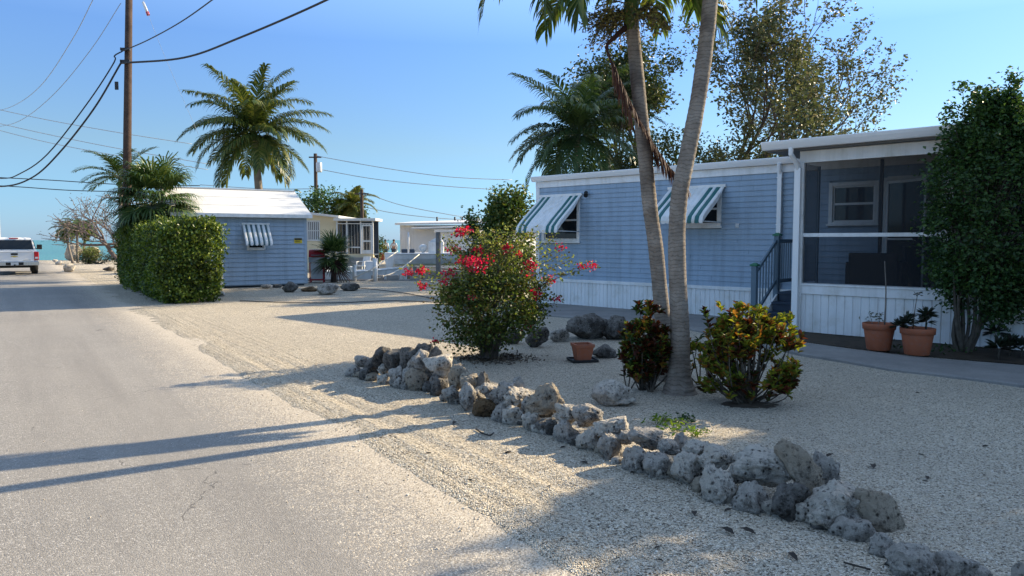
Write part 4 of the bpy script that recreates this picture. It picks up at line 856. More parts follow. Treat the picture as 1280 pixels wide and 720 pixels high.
def bush(name, label, base, rx, ry, h, mat, seed, n=70, per=40, sig=.16, leaf=.09, z0=.1, group=None, cat='shrub'):
    rng = np.random.default_rng(seed); root = thing(name, label, cat, base, 0, group); C = []
    while len(C) < n:
        u = unit(rng.normal(size=3)) * rng.uniform(.3, 1) ** .5
        c = np.array([u[0] * rx, u[1] * ry, z0 + (h - z0) * (.5 + .5 * u[2])])
        if mnoise.noise(Vector(c * 1.4 + seed)) > -.2: C.append(c)
    segs = [(bez([(rng.normal() * .05, rng.normal() * .05, -.05), c * np.array([.5, .5, .55]), c], 5), np.linspace(.03, .006, 6)) for c in C[::4]]
    tubes_obj('trunk', segs, BK['brown'], root); P, _ = clumps(rng, C, sig, per); P = P[P[:, 2] > .02]; leaves_obj('foliage', rng, P, mat, root, leaf, leaf * .55, .4, unit(P - np.array([0, 0, h * .4])) * .6); return root
bush('leafy_bush', 'dark green tall bush at the left end of the blue mobile home', (PT(632, 300, 22.5).x, 22.5, 0), .75, .75, 3.35, LF['palm'], 91, 120, 45, .17, .13)
bush('background_shrub', 'dense green shrubbery behind the house roof between the palm trunks', (PT(835, 200, 34).x, 34, 0), 2.4, 1.5, 6.6, LF['bgtree'], 93, 110, 40, .3, .18, 2.0, cat='shrub'); bush('background_shrub', 'olive shrubbery behind the house roof right of the palm trunks', (PT(930, 200, 35).x, 35, 0), 2.3, 1.5, 6.6, LF['airy'], 94, 90, 34, .32, .18, 2.0, cat='shrub'); bush('background_shrub', 'dark shrubbery behind the roof beside the middle coconut palm', (PT(770, 200, 34).x, 34, 0), 2.0, 1.5, 5.9, LF['bgtree'], 95, 100, 40, .3, .18, 1.5, cat='shrub')
# big coconut palm behind the shed
palm('coconut_palm', 'tall coconut palm with yellowing lower fronds behind the shed roof', 'palm', (PT(335, 240, 34).x, 34, 0), PT(318, 168, 34), .2, 40, 3.7, .95, 101, 'coco', 'palm', (1.42, -.6), (.75, 1.5), 54, .065, .85, nuts=5)
# thatch palm behind hedge
def fanpalm(label, base, H, n, pet, Rl, seed, mat='thatch', nseg=24, droop=.5, wl=.05, r=.09, el=(1.35, -.5), skirt=0, name='fan_palm'):
    rng = np.random.default_rng(seed); root = thing(name, label, 'palm', base); mb = MB(); mb.tube([(0, 0, -.05), (.02, 0, H * .5), (0, 0, H)], [r * 1.15, r, r * .9], 10); mb.build('trunk', BK['brown'], root)
    for k in range(n):
        f = k / (n - 1); me = fan_mesh(rng, k * 2.39996 + seed, el[0] * (1 - f) + el[1] * f + rng.normal() * .1, pet * rng.uniform(.8, 1.15), Rl * rng.uniform(.88, 1.1), nseg, droop, wl, rng.uniform(.3, .8)); o = link('frond', me, root, [LF[mat] if k < n - skirt else LF['deadfrond']]); o.location = (rng.normal() * .03, rng.normal() * .03, H - .05 + .15 * (1 - f))
    return root
pz = PT(192, 238, 25.5); fanpalm('glossy thatch palm rising above the clipped hedge beside the pole', (pz.x, pz.y, 0), 2.95, 54, .92, 1.0, 111, 'thatch', 28, .8, .065)
fanpalm('short bushy fan palm standing between the shed and the cream house', G(417, 353), 1.0, 34, .42, .72, 115, 'thatch', 24, .25, .05, .11, (1.45, -.75), 5)
px_ = PT(150, 222, 33); palm('coconut_palm', 'small coconut palm half hidden behind the utility pole', 'palm', (px_.x, 33, 0), px_, .11, 16, 2.1, .6, 121, 'palm', 'palm', (1.2, -.3), (.7, 1.2), 36, .045, .4)
# bare tree with gnarled pale branches
bt = PT(165, 330, 40); rng = np.random.default_rng(131); root = thing('bare_tree', 'leafless tree with gnarled pale branches beside the thatch palm', 'tree', (bt.x, 40, 0)); segs = []; tips = []
for d in ((-.75, -.1, 1.0), (-.3, -.2, 1.2), (-1, .1, .8), (.1, 0, 1.2)): grow(rng, (0, 0, 0), d, 2.2, .14, 0, 4, segs, tips, (3, 4), .75, -.02, .2, .72)
for s in segs:
    for p in s[0]: p[2] = p[2] if p[2] < 3.9 else 3.9 + (p[2] - 3.9) * .4; p[2] = p[2] if s[2] == 0 or p[2] > 1.3 else 1.3 + (1.3 - p[2]) * .3
tubes_obj('trunk', segs, BK['dead'], root, 6, .012)
T = np.array([t[0] for t in tips]); P, _ = clumps(rng, T[::9], .12, 4); leaves_obj('foliage', rng, P, LF['grey'], root, .1, .05)
# far trio of small palms by the sea
for i, (x, y, yb, lab) in enumerate(((84, 287, 326, 'left'), (97, 283, 326, 'middle'), (110, 286, 326, 'right'))):
    c = PT(x, y, 54 + i); b = PT(x + (6, 0, -5)[i] * 1.2, yb, 54 + i); palm('small_palm', f'{lab} one of the three little palms by the seaside boulders', 'palm', (b.x, b.y, 0), c, .09, 15, 1.25, .42, 141 + i, 'palm', 'palm', (1.1, -.7), (1.0, 1.7), 22, .07, .6, 'little palms by the sea')
for i, (x, w_, h_, lab) in enumerate(((122, 3.2, 1.1, 'low grey-green shrub right of the far boulders'), (112, 1.0, 1.35, 'yellowish upright shrub between the far boulders and the palms'))):
    p = G(x, 330); bush('seaside_shrub', lab, p, w_ * .5, .7, h_ * (.8 if i == 0 else 1), LF['grey'] if i == 0 else LF['spray'], 151 + i, 50, 30, .14, .12)
p = PT(22, 300, 66); bush('seaside_tree', 'grey-green rounded tree beyond the parked pickup truck', (p.x, 60, 0), 2.0, 1.5, 2.6, LF['grey'], 161, 80, 40, .22, .16, .3, cat='tree')
# trees behind the cream house
p = PT(405, 290, 58); bush('broadleaf_tree', 'dark rounded tree behind the cream house roof', (p.x, 58, 0), 3.2, 2.5, 5.6, LF['tree'], 171, 130, 45, .35, .24, 1.2, cat='tree')
palm('coconut_palm', 'bushy far palm beside the short pole beyond the cream house', 'palm', (PT(445, 300, 56).x, 56, 0), PT(442, 257, 56), .15, 22, 2.0, .7, 175, 'palmfar', 'palm', (1.35, -.7), (.9, 1.6), 28, .09, .6)
p = PT(470, 300, 52); bush('leafy_bush', 'low green bush at the right end of the screened cream porch', (p.x, 52, 0), .5, .5, 1.9, LF['palm'], 178, 40, 40, .16, .14)
p = PT(425, 290, 57); palm('coconut_palm', 'second far palm just left of the short pole', 'palm', (p.x, 57, 0), PT(424, 263, 57), .14, 16, 1.7, .6, 181, 'palm', 'palm', (1.3, -.6), (.9, 1.6), 26, .09, .6)
# ------------------------------------------------------------------ rocks
def rock_mesh(seed, sx, sy, sz, sub=4, rough=1.0, cuts=5, lean=0.0):
    rng = np.random.default_rng(seed); V, F = ICO(sub); V = V.copy(); off = rng.uniform(-50, 50, 3)
    for _ in range(cuts + 3):
        nrm = unit(rng.normal(size=3)); dlim = rng.uniform(.5, .8); ex = V @ nrm - dlim; V = V - np.outer(np.maximum(ex, 0) * .85, nrm)
    d = np.empty(len(V))
    for i, v in enumerate(V):
        p = Vector(v) * 1.25 + Vector(off); d[i] = .30 * mnoise.noise(p) + .20 * mnoise.noise(p * 2.4) + .12 * abs(mnoise.noise(p * 5.5)) - .22 * max(0, mnoise.noise(p * 4.0) - .12) + .07 * mnoise.noise(p * 9) + .035 * mnoise.noise(p * 21)
    V = V * (1 + d * rough * .85)[:, None]; mn, mx = V.min(0), V.max(0); V = (V - (mn + mx) / 2) / (mx - mn) * np.array([sx, sy, sz])
    if lean: V[:, 0] += V[:, 2] * lean
    return np_mesh('rock', V, [F])
def rock(seed, c, sx, sy, sz, mat, label, rz=0.0, group=None, **kw):
    o = link('rock', rock_mesh(seed, sx, sy, sz, **kw), None, [RK[mat]], True); o.location = c; o.rotation_euler = (0, 0, rz); tag(o, label, 'rock', group); return o
FRONT = [(425, 469), (441, 472), (475, 482), (500, 488), (523, 491), (549, 497), (563, 507), (606, 525), (641, 534), (684, 547), (737, 567), (763, 578), (796, 595), (822, 603), (860, 612), (897, 634), (940, 646), (990, 656), (1043, 669), (1105, 701), (1136, 733), (1190, 730), (1290, 760)]
def yfront(x): return G(x, np.interp(x, [a for a, _ in FRONT], [b for _, b in FRONT])).y
# px, py, w, h, row (0 front row, 1 upper row), material
BR = [(443, 464, 20, 16, 0, 'grey'), (462, 466, 24, 22, 0, 'dark'), (480, 474, 18, 15, 0, 'pale'), (497, 470, 20, 26, 0, 'grey'), (509, 472, 21, 26, 0, 'grey'), (523, 475, 32, 32, 0, 'tan'), (549, 482, 24, 28, 0, 'dark'), (565, 494, 25, 26, 0, 'grey'), (587, 490, 26, 24, 0, 'grey'), (606, 512, 30, 25, 0, 'brown'), (627, 514, 17, 24, 0, 'grey'), (642, 520, 27, 28, 0, 'pale'), (664, 525, 23, 28, 0, 'pale'), (684, 535, 29, 24, 0, 'dark'), (710, 540, 28, 28, 0, 'grey'), (737, 550, 33, 35, 0, 'pale'), (763, 559, 31, 37, 0, 'grey'), (796, 576, 35, 39, 0, 'grey'), (822, 585, 35, 38, 0, 'grey'), (860, 588, 42, 48, 0, 'pale'), (897, 607, 40, 54, 0, 'pale'), (940, 622, 48, 45, 0, 'grey'), (987, 628, 48, 54, 0, 'dark'), (1043, 635, 74, 68, 0, 'pale'), (1105, 684, 42, 33, 0, 'grey'), (1138, 708, 56, 50, 0, 'grey'), (1190, 708, 58, 34, 0, 'grey'), (1277, 714, 26, 24, 0, 'grey'),
      (453, 452, 18, 16, 1, 'grey'), (477, 441, 24, 18, 1, 'dark'), (473, 453, 27, 20, 1, 'dark'), (484, 461, 17, 16, 1, 'pale'), (492, 446, 24, 20, 1, 'dark'), (509, 441, 22, 15, 1, 'dark'), (524, 450, 27, 26, 1, 'grey'), (530, 436, 24, 13, 2, 'dark'), (547, 442, 26, 16, 2, 'dark'), (547, 460, 33, 32, 1, 'pale'), (574, 468, 24, 28, 1, 'tan'), (587, 474, 20, 16, 1, 'tan'), (602, 472, 20, 16, 2, 'dark'), (597, 495, 27, 21, 1, 'pale'), (610, 486, 20, 16, 1, 'grey'), (621, 496, 24, 24, 1, 'grey'), (633, 487, 20, 20, 1, 'grey'), (647, 497, 30, 29, 1, 'pale'), (649, 478, 22, 13, 2, 'grey'), (680, 494, 42, 32, 1, 'tan'), (663, 505, 20, 20, 1, 'grey'), (676, 512, 30, 18, 1, 'dark'), (711, 516, 30, 26, 1, 'pale'), (735, 520, 35, 30, 1, 'grey'), (765, 535, 40, 29, 1, 'pale'), (782, 547, 20, 18, 1, 'grey'), (808, 549, 39, 26, 1, 'grey'), (836, 559, 25, 20, 1, 'grey'), (853, 548, 20, 17, 2, 'grey'), (872, 562, 34, 22, 1, 'pale'), (896, 573, 37, 30, 1, 'pale'), (918, 596, 22, 21, 1, 'grey'), (944, 584, 60, 47, 1, 'pale'), (977, 579, 33, 32, 1, 'pale'), (1003, 584, 42, 66, 1, 'tan'), (1029, 582, 38, 36, 2, 'grey'), (1101, 646, 58, 70, 1, 'tan'), (1016, 600, 24, 40, 2, 'grey')]
SEG = [(0, 470, "at the border's far left tip"), (470, 517, 'left of the bougainvillea'), (517, 560, 'by the bougainvillea'), (560, 618, 'beside the brown stone'), (618, 672, 'just right of the brown stone'), (672, 725, 'left of the lone boulder'), (725, 790, 'in front of the lone boulder'), (790, 845, 'in front of the palms'), (845, 925, 'left of the upright slab'), (925, 1020, 'around the upright slab'), (1020, 1500, 'at the near right end')]
ORD = ['leftmost', 'second from left', 'third from left', 'fourth from left', 'fifth from left', 'sixth from left', 'seventh from left', 'eighth from left', 'ninth from left', 'tenth from left', 'eleventh from left', 'twelfth from left']
ROWN = ['border front row', 'border upper row', 'border back row', 'border gap stones']; ADJ = {'pale': 'pale pitted', 'grey': 'grey', 'dark': 'dark', 'tan': 'tan', 'brown': 'brown'}
SPECIAL = {(1003, 584): 'tall upright pointed tan slab on top of the rock border', (1101, 646): 'big flat slab leaning over at the near right end of the border', (1043, 635): 'largest pale pitted boulder of the rock border', (606, 512): 'round smooth brown stone low in the rock border', (523, 475): 'largest tan rock low in the border by the bougainvillea', (944, 584): 'wide pale rock on top of the border left of the upright slab', (680, 494): 'big peaked tan rock on top of the border middle', (1277, 714): 'small grey rock alone at the bottom right corner'}
rng = np.random.default_rng(505)
for x_ in list(range(452, 1085, 17)) + [1075, 1122, 1165, 1228]:
    yb_ = np.interp(x_, [a for a, _ in FRONT], [b for _, b in FRONT]); k_ = (yb_ - 300) / 170 * rng.uniform(9, 14); BR.append((x_ + int(rng.integers(-4, 5)), yb_ - k_ * rng.uniform(.3, .8), k_ * 1.25, k_, 3, ('pale', 'grey', 'dark', 'tan', 'grey')[int(rng.integers(0, 5))]))
allr = sorted(BR)
for i, (x, y, w_, h_, row, m) in enumerate(BR):
    yf = yfront(x); s = yf / FPX; W_ = w_ * s; H_ = h_ * s; D_ = (W_ + H_) * .5
    if row == 3: Y = yf + D_ * .5 + rng.uniform(-.02, .12); s = Y / FPX; W_, H_ = w_ * s, h_ * s; top = PT(x, y - h_ / 2, Y).z; bot = -.02
    elif row == 0: Y = yf + D_ * .5; s = Y / FPX; W_, H_ = w_ * s, h_ * s; top = PT(x, y - h_ / 2, Y).z; bot = -.04
    else: Y = yf + (.30 if row == 1 else .52) * (.8 if x < 560 else 1) + (.1 if x > 900 else 0); s = Y / FPX; W_, H_ = w_ * s, h_ * s; top = PT(x, y - h_ / 2, Y).z; bot = min(PT(x, y + h_ / 2, Y).z, .13 if row == 1 else -.03)
    top = max(top, bot + .06)
    X = PT(x, y, Y).x; seg = [k for k, (a, b, _) in enumerate(SEG) if a <= x < b][0]; peers = [q for q in allr if q[4] == row and SEG[seg][0] <= q[0] < SEG[seg][1] and (q[0], q[1]) not in SPECIAL]
    if (x, y) in SPECIAL: lab = SPECIAL[(x, y)]
    else: k = [q[:2] for q in peers].index((x, y)); lab = f"{ADJ[m]} rock, " + ('only one' if len(peers) == 1 else ORD[k]) + f" in {ROWN[row]} {SEG[seg][2]}"
    lean = -.45 if (x, y) == (1003, 584) else (-.55 if (x, y) == (1101, 646) else 0)
    big = h_ > 60 and row == 1
    rock(500 + i, (X, Y, (top + bot) / 2), W_ * ((1.22 if row == 1 else 1.12) if x < 1090 else 1.02), D_ * (.6 if big else 1.35 if row == 1 else 1.05), (top - bot) * 1.04, m, lab, 0, 'rocks of the border', sub=5 if x > 590 and row != 3 else 4 if row != 3 else 3, cuts=4 + i % 4, lean=lean, rough=.75 if big else 1.0)
# other rocks
for i, (x, yb, w_, h_, m, lab) in enumerate(((770, 513, 56, 36, 'pale', 'lone white pitted boulder between the rock border and the palms'), (672, 436, 30, 26, 'dark', 'round blackish rock beside the bougainvillea, left end of the back row'), (700, 430, 25, 19, 'grey', 'grey rock between the blackish round rock and the large back boulder'), (736, 428, 56, 34, 'dark', 'largest dark boulder behind the square terracotta pot'), (772, 428, 38, 32, 'dark', 'dark rock between the large back boulder and the maroon shrub'), (757, 450, 32, 18, 'dark', 'low dark rock right of the square terracotta pot'), (640, 432, 30, 18, 'dark', 'low dark rock half hidden behind the bougainvillea'),
      (361, 367, 20, 14, 'dark', 'smallish dark rock in front of the shed'), (384, 366, 22, 7, 'brown', 'flat brown rock in front of the shed corner'), (408, 370, 28, 15, 'grey', 'rounded grey rock before the fan palm'), (437, 365, 24, 10, 'dark', 'flat jagged grey rock right of the fan palm'), (332, 362, 14, 6, 'grey', 'tiny grey rock below the shed window'), (345, 361, 12, 5, 'dark', 'tiny dark stone right of centre before the shed'), (224, 380, 16, 8, 'pale', 'small pale stone at the foot of the hedge corner'), (275, 372, 10, 7, 'grey', 'small stone at the right foot of the hedge'),
      (88, 327, 22, 20, 'tan', 'left seaside boulder under the three little palms'), (112, 327, 20, 17, 'tan', 'right seaside boulder under the three little palms'), (84, 341, 14, 11, 'pale', 'pale jagged rock on the road verge nearest the hedge'), (72, 332, 9, 5, 'pale', 'pale stone on the road verge, middle of three'), (67, 329, 7, 4, 'pale', 'pale stone on the road verge, farthest of three'), (133, 340, 14, 6, 'dark', 'low dark rock on the verge beside the far hedge end'), (548, 470, 14, 8, 'dark', 'dark stone in the litter below the bougainvillea'), (815, 470, 10, 6, 'dark', 'dark stone in the shade of the maroon shrub'))):
    p = G(x, yb - 1); s = p.y / FPX; rock(700 + i, (p.x, p.y + w_ * s * .35, h_ * s * .5 - .02), w_ * s * 1.05, w_ * s * .8, h_ * s * 1.12, m, lab, 0, sub=4 if h_ > 14 else 3)

# loose gravel lying on the surface and spilled on the road edge
def gravel_stuff():
    rng = np.random.default_rng(77); n = 52000; y = 2.6 + rng.uniform(0, 1, n * 3) ** 1.7 * 8; x = rng.uniform(-5.5, 6.0, n * 3); d = road_d(x, y); keep = (d > -.05) | ((rng.uniform(size=n * 3) < np.exp(d / .22)) & (d > -1.3)) | ((rng.uniform(size=n * 3) < .006) & (d > -6)); keep &= np.abs(x) < .72 * y; x, y, d = x[keep][:n], y[keep][:n], d[keep][:n]; n = len(x)
    base = np.array([(0, 0, 1), (1, 0, 0), (0, 1, 0), (-1, 0, 0), (0, -1, 0), (0, 0, -1)], float); F = np.array([(0, 1, 2), (0, 2, 3), (0, 3, 4), (0, 4, 1), (5, 2, 1), (5, 3, 2), (5, 4, 3), (5, 1, 4)])
    s = rng.uniform(.0022, .0052, n) * (1 + 1.2 * (rng.uniform(size=n) > .96)); V = base[None] * s[:, None, None] * rng.uniform(.6, 1.3, (n, 6, 1)); a = rng.uniform(0, 6.28, n); ca, sa = np.cos(a)[:, None], np.sin(a)[:, None]
    vx = V[:, :, 0] * ca - V[:, :, 1] * sa; vy = V[:, :, 0] * sa + V[:, :, 1] * ca; z = .014 + .013 * vnoise(x, y, 3) + .006 * vnoise(x * 3.1, y * 3.1, 5); z = np.where(d > .15, z, .003)
    V = np.stack([vx + x[:, None], vy + y[:, None], V[:, :, 2] * .8 + z[:, None]], 2).reshape(-1, 3); F = (np.arange(n)[:, None, None] * 6 + F[None]).reshape(-1, 3)
    t = MT('gravel_stone', .9, .15); g = t.N('ShaderNodeNewGeometry'); t.color(t.ramp(g.outputs['Random Per Island'], [(0, (.30, .25, .19)), (.4, (.52, .45, .36)), (1, (.78, .73, .64))]))
    return kindof(link('loose_gravel', np_mesh('loose_gravel', V, [F]), None, [t.m]), 'stuff')
gravel_stuff()
# dry leaves and twigs on the gravel
rng = np.random.default_rng(88); lm = paint('dry_leaf', (.035, .028, .022), .8, .3, 9)
V, F = leaf_arr(rng, np.array([[0, 0, .0]]), np.array([[1., 0, .08]]), np.array([[0, 0, 1.]]), np.array([.11]), np.array([.045]), .25, .1); lme = np_mesh('dry_leaf', V, [F]); lme.materials.append(lm)
for (x, y, s) in ((571, 527, 1), (640, 455, .7), (868, 645, .9), (918, 668, 1), (945, 668, .9), (1092, 586, 1), (1032, 572, .9), (735, 580, .8), (700, 560, .6), (905, 640, .7), (1160, 600, .7), (640, 565, .6), (780, 540, .6), (985, 690, .9), (1040, 470, .5)) + tuple((float(rng.uniform(430, 1240)), float(rng.uniform(455, 705)), float(rng.uniform(.25, .6))) for _ in range(45)):
    if road_d(G(x, y).x, G(x, y).y) < .2: continue
    o = bpy.data.objects.new('dry_leaf', lme); COL.objects.link(o); o.location = G(x, y, .022); o.rotation_euler = (rng.normal() * .15, rng.normal() * .1, rng.uniform(0, 6.28)); o.scale = (s, s, s); tag(o, 'small dark dry leaf lying on the gravel', 'dry leaf', 'dry leaves on the gravel')
def cable(name, label, cat, pts, r, mat, n=40, group=None):
    mb = MB(); mb.tube(bez(pts, n), r, 6); o = mb.build(name, mat); return tag(o, label, cat, group)
cable('twig', 'thin dark curved twig lying on the gravel before the rocks', 'twig', [G(595, 536, .022), G(602, 541, .026), G(612, 544, .024), G(617, 541, .026)], .007, lm, 10)
cable('twig', 'dark twig on the gravel below the near right boulders', 'twig', [G(1055, 703, .022), G(1070, 707, .03), G(1088, 712, .022)], .006, lm, 10)
cable('twig', 'reddish dry stalk lying behind the border near the weeds', 'twig', [G(828, 524, .03), G(845, 526, .045), G(858, 529, .03)], .014, BK['dead'], 10)
cable('hose', 'thin dark hose lying across the gravel toward the canal dock', 'hose', [G(300, 376, .03), G(360, 378, .03), G(420, 378.5, .03), G(480, 376, .03), G(530, 377, .03), G(580, 380, .03)], .012, M['wire'], 30)
cable('hose', 'second dark hose curving beside the dock edge', 'hose', [G(425, 358, .03), G(470, 362, .03), G(510, 367, .03), G(545, 374, .03)], .012, M['wire'], 30)
# weeds behind the border
for i, (x, y, s, lab) in enumerate(((826, 532, .11, 'left bright green weed sprig behind the rock border'), (845, 541, .13, 'middle bright green weed behind the rock border'), (870, 548, .10, 'right bright yellow-green weed behind the rock border'), (857, 529, .08, 'small dark green weed beside the reddish dry stalk'))):
    root = thing('weed', lab, 'weed', G(x, y, .01)); n = 60; P = rng.normal(size=(n, 3)) * np.array([s * .6, s * .4, 0]) + np.array([0, 0, s * .3]) + rng.uniform(0, 1, (n, 1)) * np.array([0, 0, s * .6]); leaves_obj('foliage', rng, P, LF['weed'] if i < 3 else LF['dark'], root, .045, .018, .4)
    tubes_obj('stem', [([(rng.normal() * .02, rng.normal() * .02, 0), (rng.normal() * s * .4, rng.normal() * s * .3, s * .8)], [.003, .002]) for _ in range(6)], LF['weed'], root)

# ------------------------------------------------------------------ pots
def round_pot(label, base, r, h):
    root = thing('flower_pot', label, 'pot', base); mb = MB(); mb.lathe([(0, 0), (r * .66, 0), (r * .70, .01), (r * .90, h * .78), (r * .90, h * .785)], 28); mb.build('pot_body', M['terracotta'], root)
    mb = MB(); mb.lathe([(r * .88, h * .77), (r * .97, h * .78), (r * 1.0, h * .98), (r * .985, h), (r * .90, h), (r * .87, h * .86)], 28); mb.build('rim', M['terracotta'], root); mb = MB(); mb.lathe([(0, h * .90), (r * .87, h * .885)], 20); mb.build('potting_soil', M['soil'], root); return root
pa = G(1098, 437, .055); pb = G(1146, 443, .055)
round_pot('left round terracotta pot holding a tall bare stake', pa, .235, .40); round_pot('right round terracotta pot with dark spiky succulents', pb, .235, .385)
root = thing('pot_plant', 'tall thin bare stalk growing in the left round pot', 'plant', pa + Vector((0, 0, .36))); tubes_obj('stem', [(bez([(.08, 0, 0), (.085, 0, .5), (.05, 0, .97)], 8), np.linspace(.012, .007, 9)), (bez([(-.1, 0, 0), (-.12, 0, .1), (-.17, 0, .2)], 5), np.linspace(.005, .003, 6)), (bez([(-.02, 0, 0), (0, 0, .1), (.0, 0, .2)], 5), np.linspace(.006, .003, 6))], BK['grey'], root)
P = np.concatenate([np.array([-.14, 0, .14]) + rng.normal(size=(14, 3)) * .05, np.array([0, 0, .12]) + rng.normal(size=(16, 3)) * .04]); leaves_obj('foliage', rng, P, LF['grey'], root, .06, .025)
def agave(root, c, s, n=34):
    a = rng.uniform(0, 6.28, n); e = rng.uniform(-.2, 1.3, n); D = np.stack([np.cos(a) * np.cos(e), np.sin(a) * np.cos(e), np.sin(e)], 1); V, F = leaf_arr(rng, np.repeat([c], n, 0) + D * .02, D, np.array([0, 0, 1.0]) + rng.normal(size=(n, 3)) * .1, np.full(n, s), np.full(n, s * .26), .2, .15); link('foliage', np_mesh('foliage', V, [F]), root, [LF['agave']])
root = thing('pot_plant', 'dark spiky succulents growing in the right round pot', 'plant', pb + Vector((0, 0, .345)))
for c, s in (((-.2, -.05, .10), .14), ((-.12, .05, .14), .14), ((-.24, .06, .05), .13), ((.12, 0, .21), .15), ((.13, .02, .12), .13)): agave(root, np.array(c), s)
tubes_obj('stem', [([(.12, 0, 0), (.12, 0, .22)], [.014, .011]), ([(-.15, 0, 0), (-.2, 0, .1)], [.014, .011]), (bez([(-.06, .02, 0), (-.05, 0, .3), (-.02, 0, .52)], 6), np.linspace(.007, .004, 7))], BK['stem'], root); leaves_obj('foliage', rng, np.array([-.02, 0, .53]) + rng.normal(size=(14, 3)) * np.array([.04, .03, .01]), LF['agave'], root, .06, .02)
for i, (x, y, s, lab) in enumerate(((1248, 450, .24, 'dark rosette plant in the bed right of the yard tree'), (1262, 446, .22, 'second dark rosette plant closest to the right frame edge'), (1244, 438, .22, 'taller dark rosette plant against the porch skirting'), (1277, 448, .2, 'dark spiky plant cut by the right frame edge'))):
    root = thing('rosette_plant', lab, 'plant', G(x, y, .03)); tubes_obj('stem', [([(0, 0, 0), (0, 0, .16 + .08 * (i == 2))], [.015, .012])], BK['stem'], root); agave(root, np.array((0, 0, .17 + .1 * (i == 2))), s * .8, 40)
root = thing('ground_plant', 'sparse weeds in the dark bed behind the two round pots', 'plant', G(1130, 438, .04)); P = np.stack([rng.uniform(-.3, .9, 90), rng.normal(size=90) * .06 - .3 * rng.uniform(0, 1, 90), rng.uniform(0, .1, 90)], 1); leaves_obj('foliage', rng, P, LF['dark'], root, .06, .03)
sq = G(728, 451, .015); root = thing('plant_saucer', 'square black plastic saucer under the small terracotta pot', 'saucer', sq, R(12)); mb = MB(); mb.box(-.17, .17, -.15, .15, 0, .012); [mb.box(*q) for q in ((-.185, -.17, -.165, .165, 0, .035), (.17, .185, -.165, .165, 0, .035), (-.17, .17, -.165, -.15, 0, .035), (-.17, .17, .15, .165, 0, .035))]; mb.build('tray', M['black'], root, .003)
sqp = thing('flower_pot', 'small square terracotta pot standing on a black saucer', 'pot', sq + Vector((0, 0, .013)), R(12)); mb = MB(); a, b, h = .092, .125, .23; mb.loft([[(-a, -a, 0), (a, -a, 0), (a, a, 0), (-a, a, 0)], [(-b, -b, h * .82), (b, -b, h * .82), (b, b, h * .82), (-b, b, h * .82)], [(-b - .01, -b - .01, h * .82), (b + .01, -b - .01, h * .82), (b + .01, b + .01, h * .82), (-b - .01, b + .01, h * .82)], [(-b - .012, -b - .012, h), (b + .012, -b - .012, h), (b + .012, b + .012, h), (-b - .012, b + .012, h)], [(-b + .012, -b + .012, h), (b - .012, -b + .012, h), (b - .012, b - .012, h), (-b + .012, b - .012, h)], [(-b + .016, -b + .016, h - .04), (b - .016, -b + .016, h - .04), (b - .016, b - .016, h - .04), (-b + .016, b - .016, h - .04)]]); mb.build('pot_body', M['terracotta'], sqp)
mb = MB(); mb.box(-b + .02, b - .02, -b + .02, b - .02, h - .05, h - .036); mb.build('potting_soil', M['soil'], sqp)

# ------------------------------------------------------------------ utility poles and cables
YP = 28.7; pb_ = PT(157, 350, YP); pole = thing('utility_pole', 'tall brown wooden utility pole rising behind the clipped hedge', 'utility pole', (pb_.x, YP, 0)); X0 = pb_.x
mb = MB(); mb.tube([(0, 0, -.2), (.27, 0, 6), (.57, 0, 12.6)], [.165, .145, .115], 14); mb.build('pole', M['wood'], pole)
mb = MB(); mb.box(-.55, 1.65, -.2, -.1, 11.9, 12.02); mb.build('crossarm', M['wood'], pole, .01)
for xx in (-.45, .05, 1.05, 1.55): mb = MB(); mb.lathe([(0, 0), (.05, 0), (.06, .05), (.04, .07), (.055, .1), (.03, .14), (0, .14)], 10, (xx, -.15, 12.02)); mb.build('insulator', M['palegrey'], pole)
mb = MB(); mb.box(.2, .78, -.17, -.13, 11.02, 11.10); mb.build('bracket', M['steel'], pole)
for zz in (PT(157, 78, YP).z, PT(157, 63, YP).z): mb = MB(); xo = .045 * zz; mb.box(xo - .2, xo + .16, -.22, -.14, zz - .05, zz + .05); mb.lathe([(0, 0), (.04, 0), (.04, .1), (0, .1)], 8, (xo - .17, -.2, zz - .05)); mb.build('cable_clamp', M['dark'], pole)
mb = MB(); mb.box(-.06, .06, -.2, -.15, 7.4, 7.7); mb.build('junction_plate', M['dark'], pole)
A = PT(151, 79, YP - .2); B = PT(153, 64, YP - .2)
def sagc(a, b, sag): a = Vector(a); b = Vector(b); return [a.lerp(b, t) + Vector((0, 0, -4 * sag * t * (1 - t))) for t in (0, .25, .5, .75, 1)]
W = 'overhead cables'
cable('cable', 'thick black cable rising to the upper right from the brown pole', 'cable', [A, PT(230, 72, 27), PT(300, 47, 25), PT(408, 0, 22), PT(520, -60, 18)], .036, M['wire'], 40, W)
cable('cable', 'thinner black cable above the thick one, right of the brown pole', 'cable', [B, PT(185, 50, 27), PT(225, 28, 25), PT(265, 0, 23), PT(330, -50, 20)], .022, M['wire'], 40, W)
cable('cable', 'thick sagging black cable, lower of the two swooping left from the pole', 'cable', [A, PT(118, 135, 29), PT(75, 190, 30), PT(40, 222, 31), PT(0, 233, 32), PT(-60, 225, 34)], .034, M['wire'], 40, W)
cable('cable', 'sagging black cable, upper of the two swooping left from the pole', 'cable', [B, PT(143, 70, 28.4), PT(142, 79, 28.5), PT(110, 128, 29), PT(60, 192, 30), PT(25, 217, 31), PT(0, 223, 32), PT(-60, 218, 34)], .024, M['wire'], 40, W)
cable('cable', 'pale thin wire, leftmost of the pair falling from the top left', 'cable', [PT(118, -4, 27), PT(90, 50, 30), PT(50, 108, 34), PT(10, 135, 38), PT(-30, 140, 42)], .014, M['wirepale'], 40, W)
